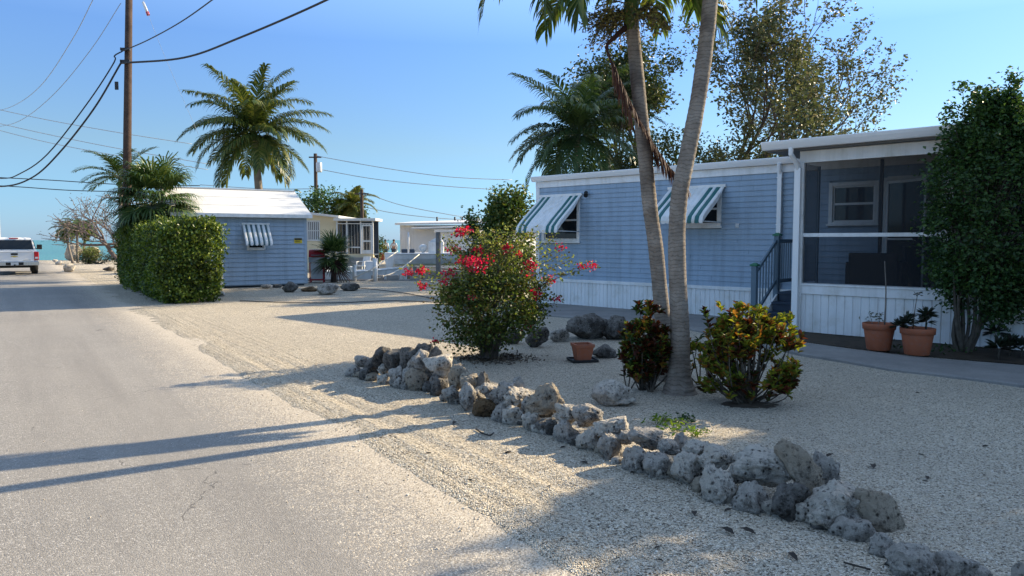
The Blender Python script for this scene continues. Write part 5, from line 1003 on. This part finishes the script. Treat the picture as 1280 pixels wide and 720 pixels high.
cable('cable', 'pale thin wire beside the pole top falling to the left', 'cable', [PT(151, 4, 28.6), PT(115, 60, 30), PT(70, 115, 33), (PT(30, 148, 37)), PT(0, 158, 40), PT(-40, 160, 44)], .014, M['wirepale'], 40, W)
for i, (p, lab) in enumerate((([(-20, 133, 60), (60, 150, 60), (150, 166, 60), (240, 180, 62)], 'faint far wire, highest of three behind the pole'), ([(-20, 150, 60), (60, 168, 60), (150, 186, 60), (260, 205, 62)], 'faint far wire, middle of three behind the pole'), ([(-20, 158, 60), (60, 178, 60), (150, 195, 60), (260, 212, 62)], 'faint far wire, lowest of three behind the pole'), ([(-20, 221, 45), (60, 225, 45), (160, 231, 45), (250, 232, 46)], 'dark straight wire, upper of two low wires at left'), ([(-20, 231, 45), (30, 234, 45), (90, 238, 45), (170, 240, 46)], 'dark straight wire, lower of two low wires at left'),
      ([(396, 211, 60), (470, 224, 60), (560, 233, 60), (640, 238, 62)], 'faint wire right of the far pole, upper one'), ([(396, 195, 60), (480, 210, 60), (560, 221, 60), (640, 225, 62)], 'faintest wire, highest right of the far pole'), ([(453, 240, 62), (500, 256, 62), (560, 268, 62), (600, 274, 64)], 'wire sloping down from the short far pole, upper'), ([(453, 258, 62), (490, 266, 62), (540, 272, 62), (600, 276, 64)], 'wire sloping down from the short far pole, lower'), ([(250, 231, 60), (330, 236, 60), (396, 236, 60)], 'short wire between the coconut palm and the far pole'))):
    cable('cable', lab, 'cable', [PT(*q) for q in p], .028 if i not in (3, 4) else .026, M['wirepale'] if i < 3 or i > 4 else M['wire'], 30, W)
cable('guy_wire', 'thin guy wire with a white insulator right of the pole top', 'cable', [PT(174, -20, 28.4), PT(186, 20, 28), PT(210, 80, 27.6), PT(248, 168, 27)], .006, M['wirepale'], 20)
mb = MB(); mb.tube([PT(179, 3, 28.4), PT(184, 15, 28.3)], .05, 8); mb.tube([PT(184, 15, 28.3), PT(185.5, 19, 28.3)], .06, 8, 1); tag(mb.build('insulator', [M['white'], M['red']]), 'white rod insulator with red tip on the guy wire', 'insulator')
def farpole(label, x, ytop, Y, r, arm):
    b = PT(x, 300, Y); zt = PT(x, ytop, Y).z; root = thing('utility_pole', label, 'utility pole', (b.x, Y, 0)); mb = MB(); mb.tube([(0, 0, -.2), (0, 0, zt)], [r, r * .8], 10); mb.build('pole', M['wood'], root)
    if arm: mb = MB(); mb.lathe([(0, 0), (.22, 0), (.24, .1), (.24, .7), (.2, .78), (0, .8)], 12, (.33, -.2, zt - 1.5)); mb.build('transformer', M['palegrey'], root)
    mb = MB(); mb.box(-.5, .5, -.12, -.04, zt - .35, zt - .25); mb.build('crossarm', M['wood'], root)
farpole('far wooden pole with pale transformer right of the coconut palm', 396, 192, 60, .17, True); farpole('short far wooden pole in front of the bushy far palm', 453, 237, 52, .14, False)

# ------------------------------------------------------------------ pickup truck
tc_ = Vector((-23.35, 36.5, 0)) - Vector((.83, .56, 0)).normalized() * 1.0
tk = thing('pickup_truck', 'white pickup truck seen from behind on the road near the sea', 'truck', tc_, math.atan2(.56, .83))
M['carwhite'] = paint('white_car_paint', (.72, .72, .71), .25, .03, .5); M['chrome'] = paint('chrome', (.6, .6, .6), .15, .05, metal=1.0); M['lamp'] = paint('tail_lamp_red', (.45, .01, .015), .2, .05); M['gold'] = paint('gold_emblem', (.55, .40, .12), .3, .05, metal=.6)
def sect(y, pts): return [(x, y, z) for x, z in pts]
lo = [(-.98, .55), (-1.0, .8), (-1.0, 1.02), (-.95, 1.17), (.95, 1.17), (1.0, 1.02), (1.0, .8), (.98, .55)]
mb = MB(); mb.loft([sect(.06, lo), sect(4.0, lo), sect(4.6, [(x * .99, z if z < 1 else z - .02) for x, z in lo]), sect(5.55, [(x * .95, z if z < .9 else z - .10) for x, z in lo]), sect(5.72, [(x * .9, z if z < .9 else z - .16) for x, z in lo])], sm=False); mb.build('body', M['carwhite'], tk, .03)
cabp = lambda y, w1, w2, z: [(-w1, y[0], 1.172), (w1, y[0], 1.172), (w1, y[1], 1.172), (-w1, y[1], 1.172)]
mb = MB(); mb.loft([[(-.93, 1.95, 1.172), (.93, 1.95, 1.172), (.93, 4.45, 1.172), (-.93, 4.45, 1.172)], [(-.78, 2.12, 1.76), (.78, 2.12, 1.76), (.78, 3.65, 1.76), (-.78, 3.65, 1.76)], [(-.70, 2.25, 1.83), (.70, 2.25, 1.83), (.70, 3.5, 1.83), (-.70, 3.5, 1.83)]]); mb.build('cab', M['carwhite'], tk, .02)
mb = MB(); mb.hexa([(-.84, 1.952, 1.22), (.84, 1.952, 1.22), (.84, 1.99, 1.22), (-.84, 1.99, 1.22), (-.74, 2.085, 1.70), (.74, 2.085, 1.70), (.74, 2.12, 1.70), (-.74, 2.12, 1.70)]); mb.build('rear_window', M['glass'], tk)
for s in (-1, 1): mb = MB(); mb.hexa([(s * .915, 2.15, 1.24), (s * .945, 2.15, 1.24), (s * .945, 4.1, 1.24), (s * .915, 4.1, 1.24), (s * .80, 2.25, 1.68), (s * .83, 2.25, 1.68), (s * .83, 3.6, 1.68), (s * .80, 3.6, 1.68)]); mb.build('side_window', M['glass'], tk)
mb = MB(); mb.box(-.2, .2, 2.09, 2.13, 1.765, 1.81); mb.build('brake_light', M['lamp'], tk)
tg = MB(); tg.box(-.80, .80, .0, .055, .66, 1.16); tg.box(-.78, .78, -.02, .0, 1.11, 1.16); tgo = tg.build('tailgate', M['carwhite'], tk, .015)
mb = MB(); mb.box(-.14, .14, -.02, -.002, .97, 1.06); mb.build('handle', M['black'], tgo, .01)
mb = MB(); mb.add([(-.15, -.012, .88), (-.05, -.012, .88), (-.05, -.012, .86), (.05, -.012, .86), (.05, -.012, .88), (.15, -.012, .88), (.13, -.012, .92), (.05, -.012, .92), (.05, -.012, .94), (-.05, -.012, .94), (-.05, -.012, .92), (-.13, -.012, .92), ], [tuple(range(12))]); mb.build('emblem', M['gold'], tgo)
mb = MB(); mb.box(.35, .66, -.008, -.002, .70, .735); mb.build('badge', M['chrome'], tgo)
for s in (-1, 1):
    mb = MB(); mb.box(min(s * .81, s * 1.003), max(s * .81, s * 1.003), -.015, .12, .72, 1.12); mb.build('taillight', M['lamp'], tk, .02)
    mb = MB(); mb.box(min(s * .84, s * .97), max(s * .84, s * .97), -.021, -.016, .78, .87); mb.build('reverse_lamp', M['palegrey'], tk)
    mb = MB(); mb.box(min(s * 1.02, s * 1.26), max(s * 1.02, s * 1.26), 3.85, 4.0, 1.2, 1.46); mb.box(min(s * .9, s * 1.05), max(s * .9, s * 1.05), 3.9, 3.95, 1.22, 1.27); mb.build('mirror', M['black'], tk, .03)
    for yy in (1.2, 4.7):
        wh = MB(); wh.lathe([(.2, -.14), (.36, -.14), (.40, -.11), (.41, 0), (.40, .11), (.36, .14), (.2, .14)], 28); wo = wh.build('wheel', M['black'], tk); wo.location = (s * .83, yy, .41); wo.rotation_euler = (0, R(90), 0)
        wh = MB(); wh.lathe([(0, -.08), (.21, -.1), (.235, -.13), (.235, .13), (.21, .1), (0, .08)], 20); wh.build('rim', M['chrome'], wo)
mb = MB(); mb.box(-1.0, 1.0, -.17, .05, .46, .64); mb.box(-.98, .98, -.12, .05, .64, .665); bp = mb.build('bumper', M['chrome'], tk, .03)
mb = MB(); mb.box(-.36, .36, -.176, -.171, .48, .62); mb.build('bumper_recess', M['black'], bp); mb = MB(); mb.box(-.155, .155, -.184, -.177, .485, .61); mb.build('license_plate', M['palegrey'], bp)
mb = MB(); mb.box(-.05, .05, -.22, 1.0, .38, .45); mb.box(-.7, .7, .3, 5.3, .34, .50); mb.tube([(0, -.2, .44), (0, -.2, .52)], .03, 8); mb.build('chassis', M['black'], tk)
for s in (-1, 1): mb = MB(); mb.box(s * .83 - .17, s * .83 + .17, 1.62, 1.65, .22, .5); mb.build('mud_flap', M['black'], tk)

# ------------------------------------------------------------------ cream house, grill, chair
ch_ = thing('cream_house', 'cream house with a white-framed screened porch beyond the shed', 'house', (-12.6, 40, 0))
mb = MB(); siding(mb, 0, 3.15, .1, 2.85, 0, [(1.5, 2.25, 1.65, 2.75)], .15); mb.box(.02, 3.15, .035, 6, 0, 2.85); mb.box(3.15, 5.15, -.24, .03, .1, .95); mb.build('wall', M['cream'], ch_)
mb = MB(); mb.hexa([(-1.6, -.35, 3.45), (3.35, -.35, 2.88), (3.35, 6.3, 2.88), (-1.6, 6.3, 3.45), (-1.6, -.35, 3.58), (3.35, -.35, 3.0), (3.35, 6.3, 3.0), (-1.6, 6.3, 3.58)]); mb.add([(0, 0, 2.84), (3.15, 0, 2.84), (3.15, 0, 2.9), (0, 0, 3.25)], [(0, 1, 2, 3)], 1); mb.build('roof', [M['roofwhite'], M['cream']], ch_)
wf_ = window(ch_, 1.5, 2.25, 1.65, 2.75, fw=.05, sill=False); mb = MB(); [mb.box(1.57 + k * .1, 1.63 + k * .1, -.03, -.013, 1.72, 2.68) for k in range(6)]; mb.build('blind', M['palegrey'], wf_)
mb = MB(); mb.box(3.1, 5.35, -.55, 1.5, 2.72, 2.86); mb.build('porch_roof', M['roofwhite'], ch_, .01)
for x0, x1 in ((3.18, 3.26), (3.72, 3.79), (4.46, 4.53), (5.10, 5.17)): mb = MB(); mb.box(x0, x1, -.3, -.22, .95, 2.715); mb.build('porch_post', M['white'], ch_)
mb = MB(); mb.box(3.26, 5.10, -.29, -.23, 2.55, 2.60); mb.box(3.26, 4.46, -.29, -.23, 1.28, 1.34); mb.build('porch_rail', M['white'], ch_)
for x0, x1 in ((3.265, 3.715), (3.795, 4.455)): mb = MB(); mb.box(x0, x1, -.262, -.258, .96, 2.71); mb.build('insect_screen', M['palescreen'], ch_)
mb = MB(); [mb.box(3.3 + k * .16, 3.36 + k * .16, -.15, -.13, .96, 2.6) for k in range(11)]; mb.build('blind', M['palegrey'], ch_)
mb = MB(); mb.box(3.17, 5.17, 1.2, 1.3, .0, 2.72); mb.box(3.17, 5.17, -.12, 1.2, .88, .95); mb.build('porch_interior', M['navy'], ch_)
d = MB(); d.box(4.55, 4.62, -.31, -.25, .97, 2.52); d.box(5.02, 5.09, -.31, -.25, .97, 2.52); d.box(4.62, 5.02, -.31, -.25, 2.44, 2.52); d.box(4.62, 5.02, -.31, -.25, 1.60, 1.68); d.box(4.62, 5.02, -.31, -.25, .97, 1.16); dd_ = d.build('screen_door', M['white'], ch_); mb = MB(); mb.box(4.62, 5.02, -.28, -.276, 1.16, 2.44); mb.build('insect_screen', M['palescreen'], dd_)
mb = MB(); [mb.box(3.9, 5.3, -.3 - .28 * (k + 1), -.3 - .28 * k, .0, .95 - .18 * (k + 1)) for k in range(4)]; mb.build('porch_steps', M['dock'], ch_)
gr = thing('gas_grill', 'red-lidded gas grill standing right of the shed', 'grill', G(390, 355) + Vector((-.05, 1.0, 0)), R(8)); mb = MB()
for sx in (-.26, .26):
    for sy in (-.2, .2): mb.box(sx - .02, sx + .02, sy - .02, sy + .02, .0, .8)
mb.box(-.28, .28, -.22, .22, .10, .14); mb.build('cart_frame', M['red'], gr); mb = MB(); mb.box(-.23, .23, -.2, .2, .15, .78); mb.build('cabinet', M['palegrey'], gr, .01)
mb = MB(); mb.box(-.30, .30, -.25, .25, .80, 1.02); mb.build('firebox', M['steel'], gr, .02); mb = MB(); pr = [(-.25, 1.022)] + [(-.25 * math.cos(a), 1.022 + .30 * math.sin(a)) for a in np.linspace(.15, pi - .15, 9)] + [(.25, 1.022)]; mb.extr_x(pr, -.30, .30); mb.build('lid', M['red'], gr, .015); mb = MB(); mb.box(.302, .75, -.2, .2, .96, .99); mb.build('side_shelf', M['steel'], gr)
mb = MB(); mb.tube([(-.2, -.29, 1.1), (.2, -.29, 1.1)], .015, 6); mb.build('handle', M['steel'], gr)
cp = thing('plastic_chair', 'white plastic chair on the canal side before the cream porch', 'chair', PT(454, 338, 36.5) * 1.0 + Vector((0, 0, -PT(454, 338, 36.5).z + .0)), R(-25)); 
mb = MB(); mb.box(-.25, .25, -.25, .25, .40, .44); mb.build('seat', M['white'], cp, .015); mb = MB(); mb.hexa([(-.25, .21, .44), (.25, .21, .44), (.25, .25, .44), (-.25, .25, .44), (-.22, .34, .88), (.22, .34, .88), (.22, .38, .88), (-.22, .38, .88)]); mb.build('backrest', M['white'], cp, .015)
for sx in (-.23, .23):
    for sy in (-.22, .22): mb = MB(); mb.box(sx - .02, sx + .02, sy - .02, sy + .02, 0, .40); mb.build('leg', M['white'], cp)
    mb = MB(); mb.box(sx - .025, sx + .025, -.25, .26, .62, .65); mb.box(sx - .02, sx + .02, -.24, -.2, .44, .62); mb.build('armrest', M['white'], cp)

# ------------------------------------------------------------------ boats, dock posts, ropes
def hull(root, L, B, z0, z1, mat, trim):
    r = []
    for f, wv, zk, fl in ((0, .86, 0, .0), (.05, .92, 0, 0), (.4, 1.0, 0, 0), (.7, .85, .05, .06), (.88, .5, .18, .12), (1.0, .04, .45, .18)):
        x = L * f; b = B / 2 * wv; zb = z0 + (z1 - z0) * zk; zt = z1 + (z1 - z0) * fl; r.append([(x, -b, zt), (x, -b * .93, z0 * .4 + zt * .6 if zk < .3 else zt * .7 + zb * .3), (x, -b * .75, zb + (z1 - z0) * .18), (x, 0, zb), (x, b * .75, zb + (z1 - z0) * .18), (x, b * .93, z0 * .4 + zt * .6 if zk < .3 else zt * .7 + zb * .3), (x, b, zt)])
    mb = MB(); mb.loft(r, sm=False); h = mb.build('hull', mat, root, .01); mb = MB(); mb.tube([q[0] for q in r], .03, 6); mb.tube([q[6] for q in r], .03, 6); mb.build('gunwale', trim, root); return h
bt = thing('boat', 'white boat raised on pilings behind the bougainvillea', 'boat', (-5.45, 34.6, 0), R(4)); hull(bt, 6.2, 2.1, .50, 1.08, M['white'], M['white_metal'])
mb = MB(); mb.box(1.55, 2.25, -.4, .4, 1.06, 1.62); mb.hexa([(1.6, -.38, 1.62), (2.2, -.38, 1.62), (2.2, .38, 1.62), (1.6, .38, 1.62), (1.85, -.3, 1.78), (2.15, -.3, 1.78), (2.15, .3, 1.78), (1.85, .3, 1.78)]); mb.build('console', M['white'], bt, .02)
mb = MB(); mb.hexa([(-.42, -.2, .3), (-.1, -.2, .3), (-.1, .2, .3), (-.42, .2, .3), (-.5, -.22, 1.12), (.0, -.22, 1.12), (.0, .22, 1.12), (-.5, .22, 1.12)]); mb.build('outboard_motor', M['white'], bt, .04)
mb = MB(); mb.tube([(.65, -.7, 1.08), (.66, -.7, 2.06)], .04, 8); mb.build('rod_holder', M['white'], bt); mb = MB(); mb.ico((1.3, -.2, 1.33), .19, 3, (1, 1, .95)); mb.tube([(1.3, -.2, 1.06), (1.3, -.2, 1.2)], .06, 8); mb.build('seat', M['white'], bt)
mb = MB(); mb.box(.3, .9, -.35, .35, 1.085, 1.28); mb.build('cooler', M['navy'], bt, .03)
b2_ = thing('boat', 'low white skiff moored in the canal before the cream house', 'boat', (-8.6, 33.2, 0), R(8)); hull(b2_, 3.9, 1.5, -.85, .30, M['white'], M['white_metal'])
mb = MB(); mb.box(.8, 1.5, -.5, .5, .28, .50); mb.build('bench', M['palegrey'], b2_, .02); mb = MB(); mb.box(2.0, 2.4, -.3, .3, .3, .75); mb.build('console', M['white'], b2_, .03)
mb = MB(); mb.hexa([(-.35, -.16, -.4), (-.08, -.16, -.4), (-.08, .16, -.4), (-.35, .16, -.4), (-.42, -.18, .62), (.02, -.18, .62), (.02, .18, .62), (-.42, .18, .62)]); mb.build('outboard_motor', M['palegrey'], b2_, .03)
def dpost(label, x, yt, Y, r, mat, zb=0.0, group='dock posts'):
    b = PT(x, 340, Y); zt = PT(x, yt, Y).z; mb = MB(); mb.tube([(b.x, Y, zb), (b.x, Y, zt)], r, 10); return tag(mb.build('dock_post', mat), label, 'post', group)
dpost('white post holding mooring ropes beside the white skiff', 469, 323, 30.4, .10, M['white']); dpost('short white post left of the rope post by the canal', 443, 331, 30.4, .08, M['white']); dpost('grey piling under the boat stern', 519, 333, 31.3, .09, M['graywood'], -1.5); dpost('tall dark wooden post right behind the bougainvillea blossoms', 548, 290, 31.5, .105, M['graywood'], -1.5); dpost('dark piling left of the tall wooden post', 526, 335, 32.5, .10, M['wood'], -1.5); dpost('second grey piling under the boat middle', 511, 337, 33.2, .08, M['graywood'], -1.5)
cable('rope', 'slack mooring rope, upper, from boat stern to the white post', 'rope', [PT(524, 318, 33.5), PT(505, 333, 32), PT(487, 343, 31), PT(455, 352, 30.4)], .028, M['rope'], 20); cable('rope', 'mooring rope, lower, running down to the short post', 'rope', [PT(497, 314, 33.8), PT(480, 326, 32), PT(469, 334, 30.3), PT(443, 347, 30.2)], .026, M['rope'], 20)
for i, (x, w_, lab) in enumerate(((473, .5, 'left concrete block on the canal edge'), (492, .5, 'middle concrete block on the canal edge'), (520, .45, 'right concrete block on the canal edge'))): p = PT(x, 350, 31.0); mb = MB(); mb.box(p.x - w_ / 2, p.x + w_ / 2, 30.72, 31.0, .061, .24); tag(mb.build('concrete_block', M['dock'], None, .02), lab, 'block')

# white building at the canal, right
wb_ = thing('white_building', 'white flat-roofed building behind the raised boat', 'building', (-6.95, 46, 0)); mb = MB(); siding(mb, .0, .9, .1, 2.62, 0, (), .15); mb.box(0, 9, .03, 7, .0, 2.62); mb.build('wall', M['white'], wb_)
mb = MB(); mb.box(.9, 9, -.03, .026, .02, 2.4); mb.box(.95, 1.0, -.04, -.031, .1, 2.4); mb.build('garage_panel', M['white_metal'], wb_); mb = MB(); mb.hexa([(-.25, -.4, 2.62), (9.2, -.4, 2.75), (9.2, 7.2, 3.2), (-.25, 7.2, 2.9), (-.25, -.4, 2.74), (9.2, -.4, 2.87), (9.2, 7.2, 3.32), (-.25, 7.2, 3.02)]); mb.build('roof', M['roofwhite'], wb_); mb = MB(); mb.hexa([(.8, -.9, 2.36), (6, -.9, 2.5), (6, -.05, 2.58), (.8, -.05, 2.42), (.8, -.9, 2.44), (6, -.9, 2.58), (6, -.05, 2.66), (.8, -.05, 2.5)]); mb.build('carport_roof', M['roofwhite'], wb_)
for xx in (5.4, 5.9): mb = MB(); mb.box(xx - .05, xx + .05, -.88, -.78, 0, 2.45); mb.build('carport_post', M['white'], wb_)
mb = MB(); mb.box(3.35, 3.95, -.06, -.031, .1, 2.1); mb.build('door', M['cream'], wb_)
for k, xx in enumerate((1.9, 3.1, 3.6, 5.4)): mb = MB(); mb.tube([(xx, 4, 2.9), (xx, 4, 3.25)], .06, 8); mb.build('roof_vent', M['dark'], wb_)
wt = thing('white_trailer', 'sunlit white trailer home glimpsed through the top of the bougainvillea', 'trailer', (-1.9, 40.5, 0), R(50)); mb = MB(); siding(mb, 0, 6, .4, 2.1, 0, [(1.2, 2.2, 1.1, 1.9)], .15); mb.box(.01, 6, .035, 3, .1, 2.12); mb.build('wall', M['white'], wt); window(wt, 1.2, 2.2, 1.1, 1.9, fw=.06, sill=False); mb = MB(); mb.hexa([(-.15, -.2, 2.13), (6.15, -.2, 2.13), (6.15, 3.2, 2.13), (-.15, 3.2, 2.13), (-.15, -.2, 2.22), (6.15, -.2, 2.22), (6.15, 3.2, 2.30), (-.15, 3.2, 2.30)]); mb.build('roof', M['roofwhite'], wt)
# tall white building at the far left edge
lb = thing('white_building', 'tall white two-storey building cut by the left frame edge', 'building', (-41.4, 60, 0), R(46)); mb = MB(); mb.box(-10, 0, 0, 8, 0, 5.9); mb.build('wall', M['white'], lb); mb = MB(); mb.box(-10.1, .1, -.1, 8.1, 5.905, 6.05); mb.build('roof', M['roofwhite'], lb); window(lb, -3.2, -1.8, 3.6, 4.8); window(lb, -3.2, -1.8, 1.0, 2.2)
# narrow white post beside the hedge
p = G(276, 361); mb = MB(); mb.box(p.x - .06, p.x + .06, p.y, p.y + .1, 0, 1.0); tag(mb.build('marker_post', M['white'], None, .01), 'narrow white post between the hedge and the shed wall', 'post')

# ------------------------------------------------------------------ two people far off
def person(label, base, seed, shirt, pants, rz, arm):
    root = thing('person', label, 'person', base, rz)
    J = {'p': (0, 0, .93), 'w': (0, 0, 1.08), 'ch': (0, 0, 1.32), 'n': (0, .0, 1.47), 'h0': (0, -.01, 1.56), 'h1': (0, -.01, 1.68), 'lh': (-.10, 0, .88), 'lk': (-.11, -.01, .48), 'la': (-.12, .02, .08), 'lf': (-.13, -.13, .035), 'rh': (.10, 0, .88), 'rk': (.12, -.02, .48), 'ra': (.12, .03, .08), 'rf': (.13, -.12, .035), 'ls': (-.19, 0, 1.40), 'le': (-.26 - .05 * arm, .03, 1.13), 'lw': (-.25 + .1 * arm, -.06, .90), 'lp': (-.25 + .1 * arm, -.09, .81), 'rs': (.19, 0, 1.40), 're': (.27, .03, 1.13), 'rw': (.26, -.06, .90), 'rp': (.26, -.08, .81)}
    E = [('p', 'w'), ('w', 'ch'), ('ch', 'n'), ('n', 'h0'), ('h0', 'h1'), ('p', 'lh'), ('lh', 'lk'), ('lk', 'la'), ('la', 'lf'), ('p', 'rh'), ('rh', 'rk'), ('rk', 'ra'), ('ra', 'rf'), ('ch', 'ls'), ('ls', 'le'), ('le', 'lw'), ('lw', 'lp'), ('ch', 'rs'), ('rs', 're'), ('re', 'rw'), ('rw', 'rp')]
    RR = {'p': .14, 'w': .13, 'ch': .15, 'n': .06, 'h0': .085, 'h1': .09, 'lh': .10, 'rh': .10, 'lk': .06, 'rk': .06, 'la': .042, 'ra': .042, 'lf': .035, 'rf': .035, 'ls': .065, 'rs': .065, 'le': .045, 're': .045, 'lw': .03, 'rw': .03, 'lp': .035, 'rp': .035}
    def skin(name, keys, k, mat):
        ks = [q for q in J if q in keys]; me = bpy.data.meshes.new(name); me.from_pydata([J[q] for q in ks], [(ks.index(a), ks.index(b)) for a, b in E if a in ks and b in ks], []); o = bpy.data.objects.new(name, me); COL.objects.link(o); o.parent = root; me.materials.append(mat)
        o.modifiers.new('skin', 'SKIN'); me.update()
        if not me.skin_vertices: me.attributes.new('skin_vertices', 'FLOAT', 'POINT')
        for i, q in enumerate(ks): sv = me.skin_vertices[0].data[i]; sv.radius = (RR[q] * k * (1.2 if q in ('ch', 'w', 'p') else 1), RR[q] * k * (.8 if q in ('ch', 'w', 'p') else 1)); sv.use_root = (i == 0)
        s = o.modifiers.new('sub', 'SUBSURF'); s.levels = 2; s.render_levels = 2; return o
    skin('body', list(J), 1.0, M['skin']); skin('shirt', ['w', 'ch', 'ls', 'rs', 'le', 're'], 1.16, shirt); skin('shorts', ['p', 'lh', 'rh', 'lk', 'rk'], 1.2, pants)
    mb = MB(); mb.ico((0, .015, 1.66), .112, 3, (1, 1.05, .95)); mb.build('hair', M['dark'], root); return root
M['skin'] = paint('skin', (.32, .19, .13), .55, .08, 3)
try:
    pA = PT(482, 325, 61); pB = PT(492.5, 325, 62); person('standing person in white shirt and dark shorts, left of the two by the sea', (pA.x, 61, 0), 1, M['white'], M['navy'], R(10), 0); person('standing person in white shirt, right of the two by the sea', (pB.x, 62, 0), 2, M['palegrey'], M['navy'], R(-12), 1)
except Exception as ex: print('PERSON', ex)
for i, (x, lab) in enumerate(((478, 'red cooler box on the shore left of the two people'), (488, 'red cooler box on the shore between the two people'))):
    p = PT(x, 320, 62.5); root = thing('cooler_box', lab, 'cooler', (p.x, 61.8, 0)); mb = MB(); mb.box(-.3, .3, -.2, .2, .02, .5); mb.build('box', M['red'], root, .03); mb = MB(); mb.box(-.31, .31, -.21, .21, .502, .6); mb.build('lid', M['red'], root, .03)
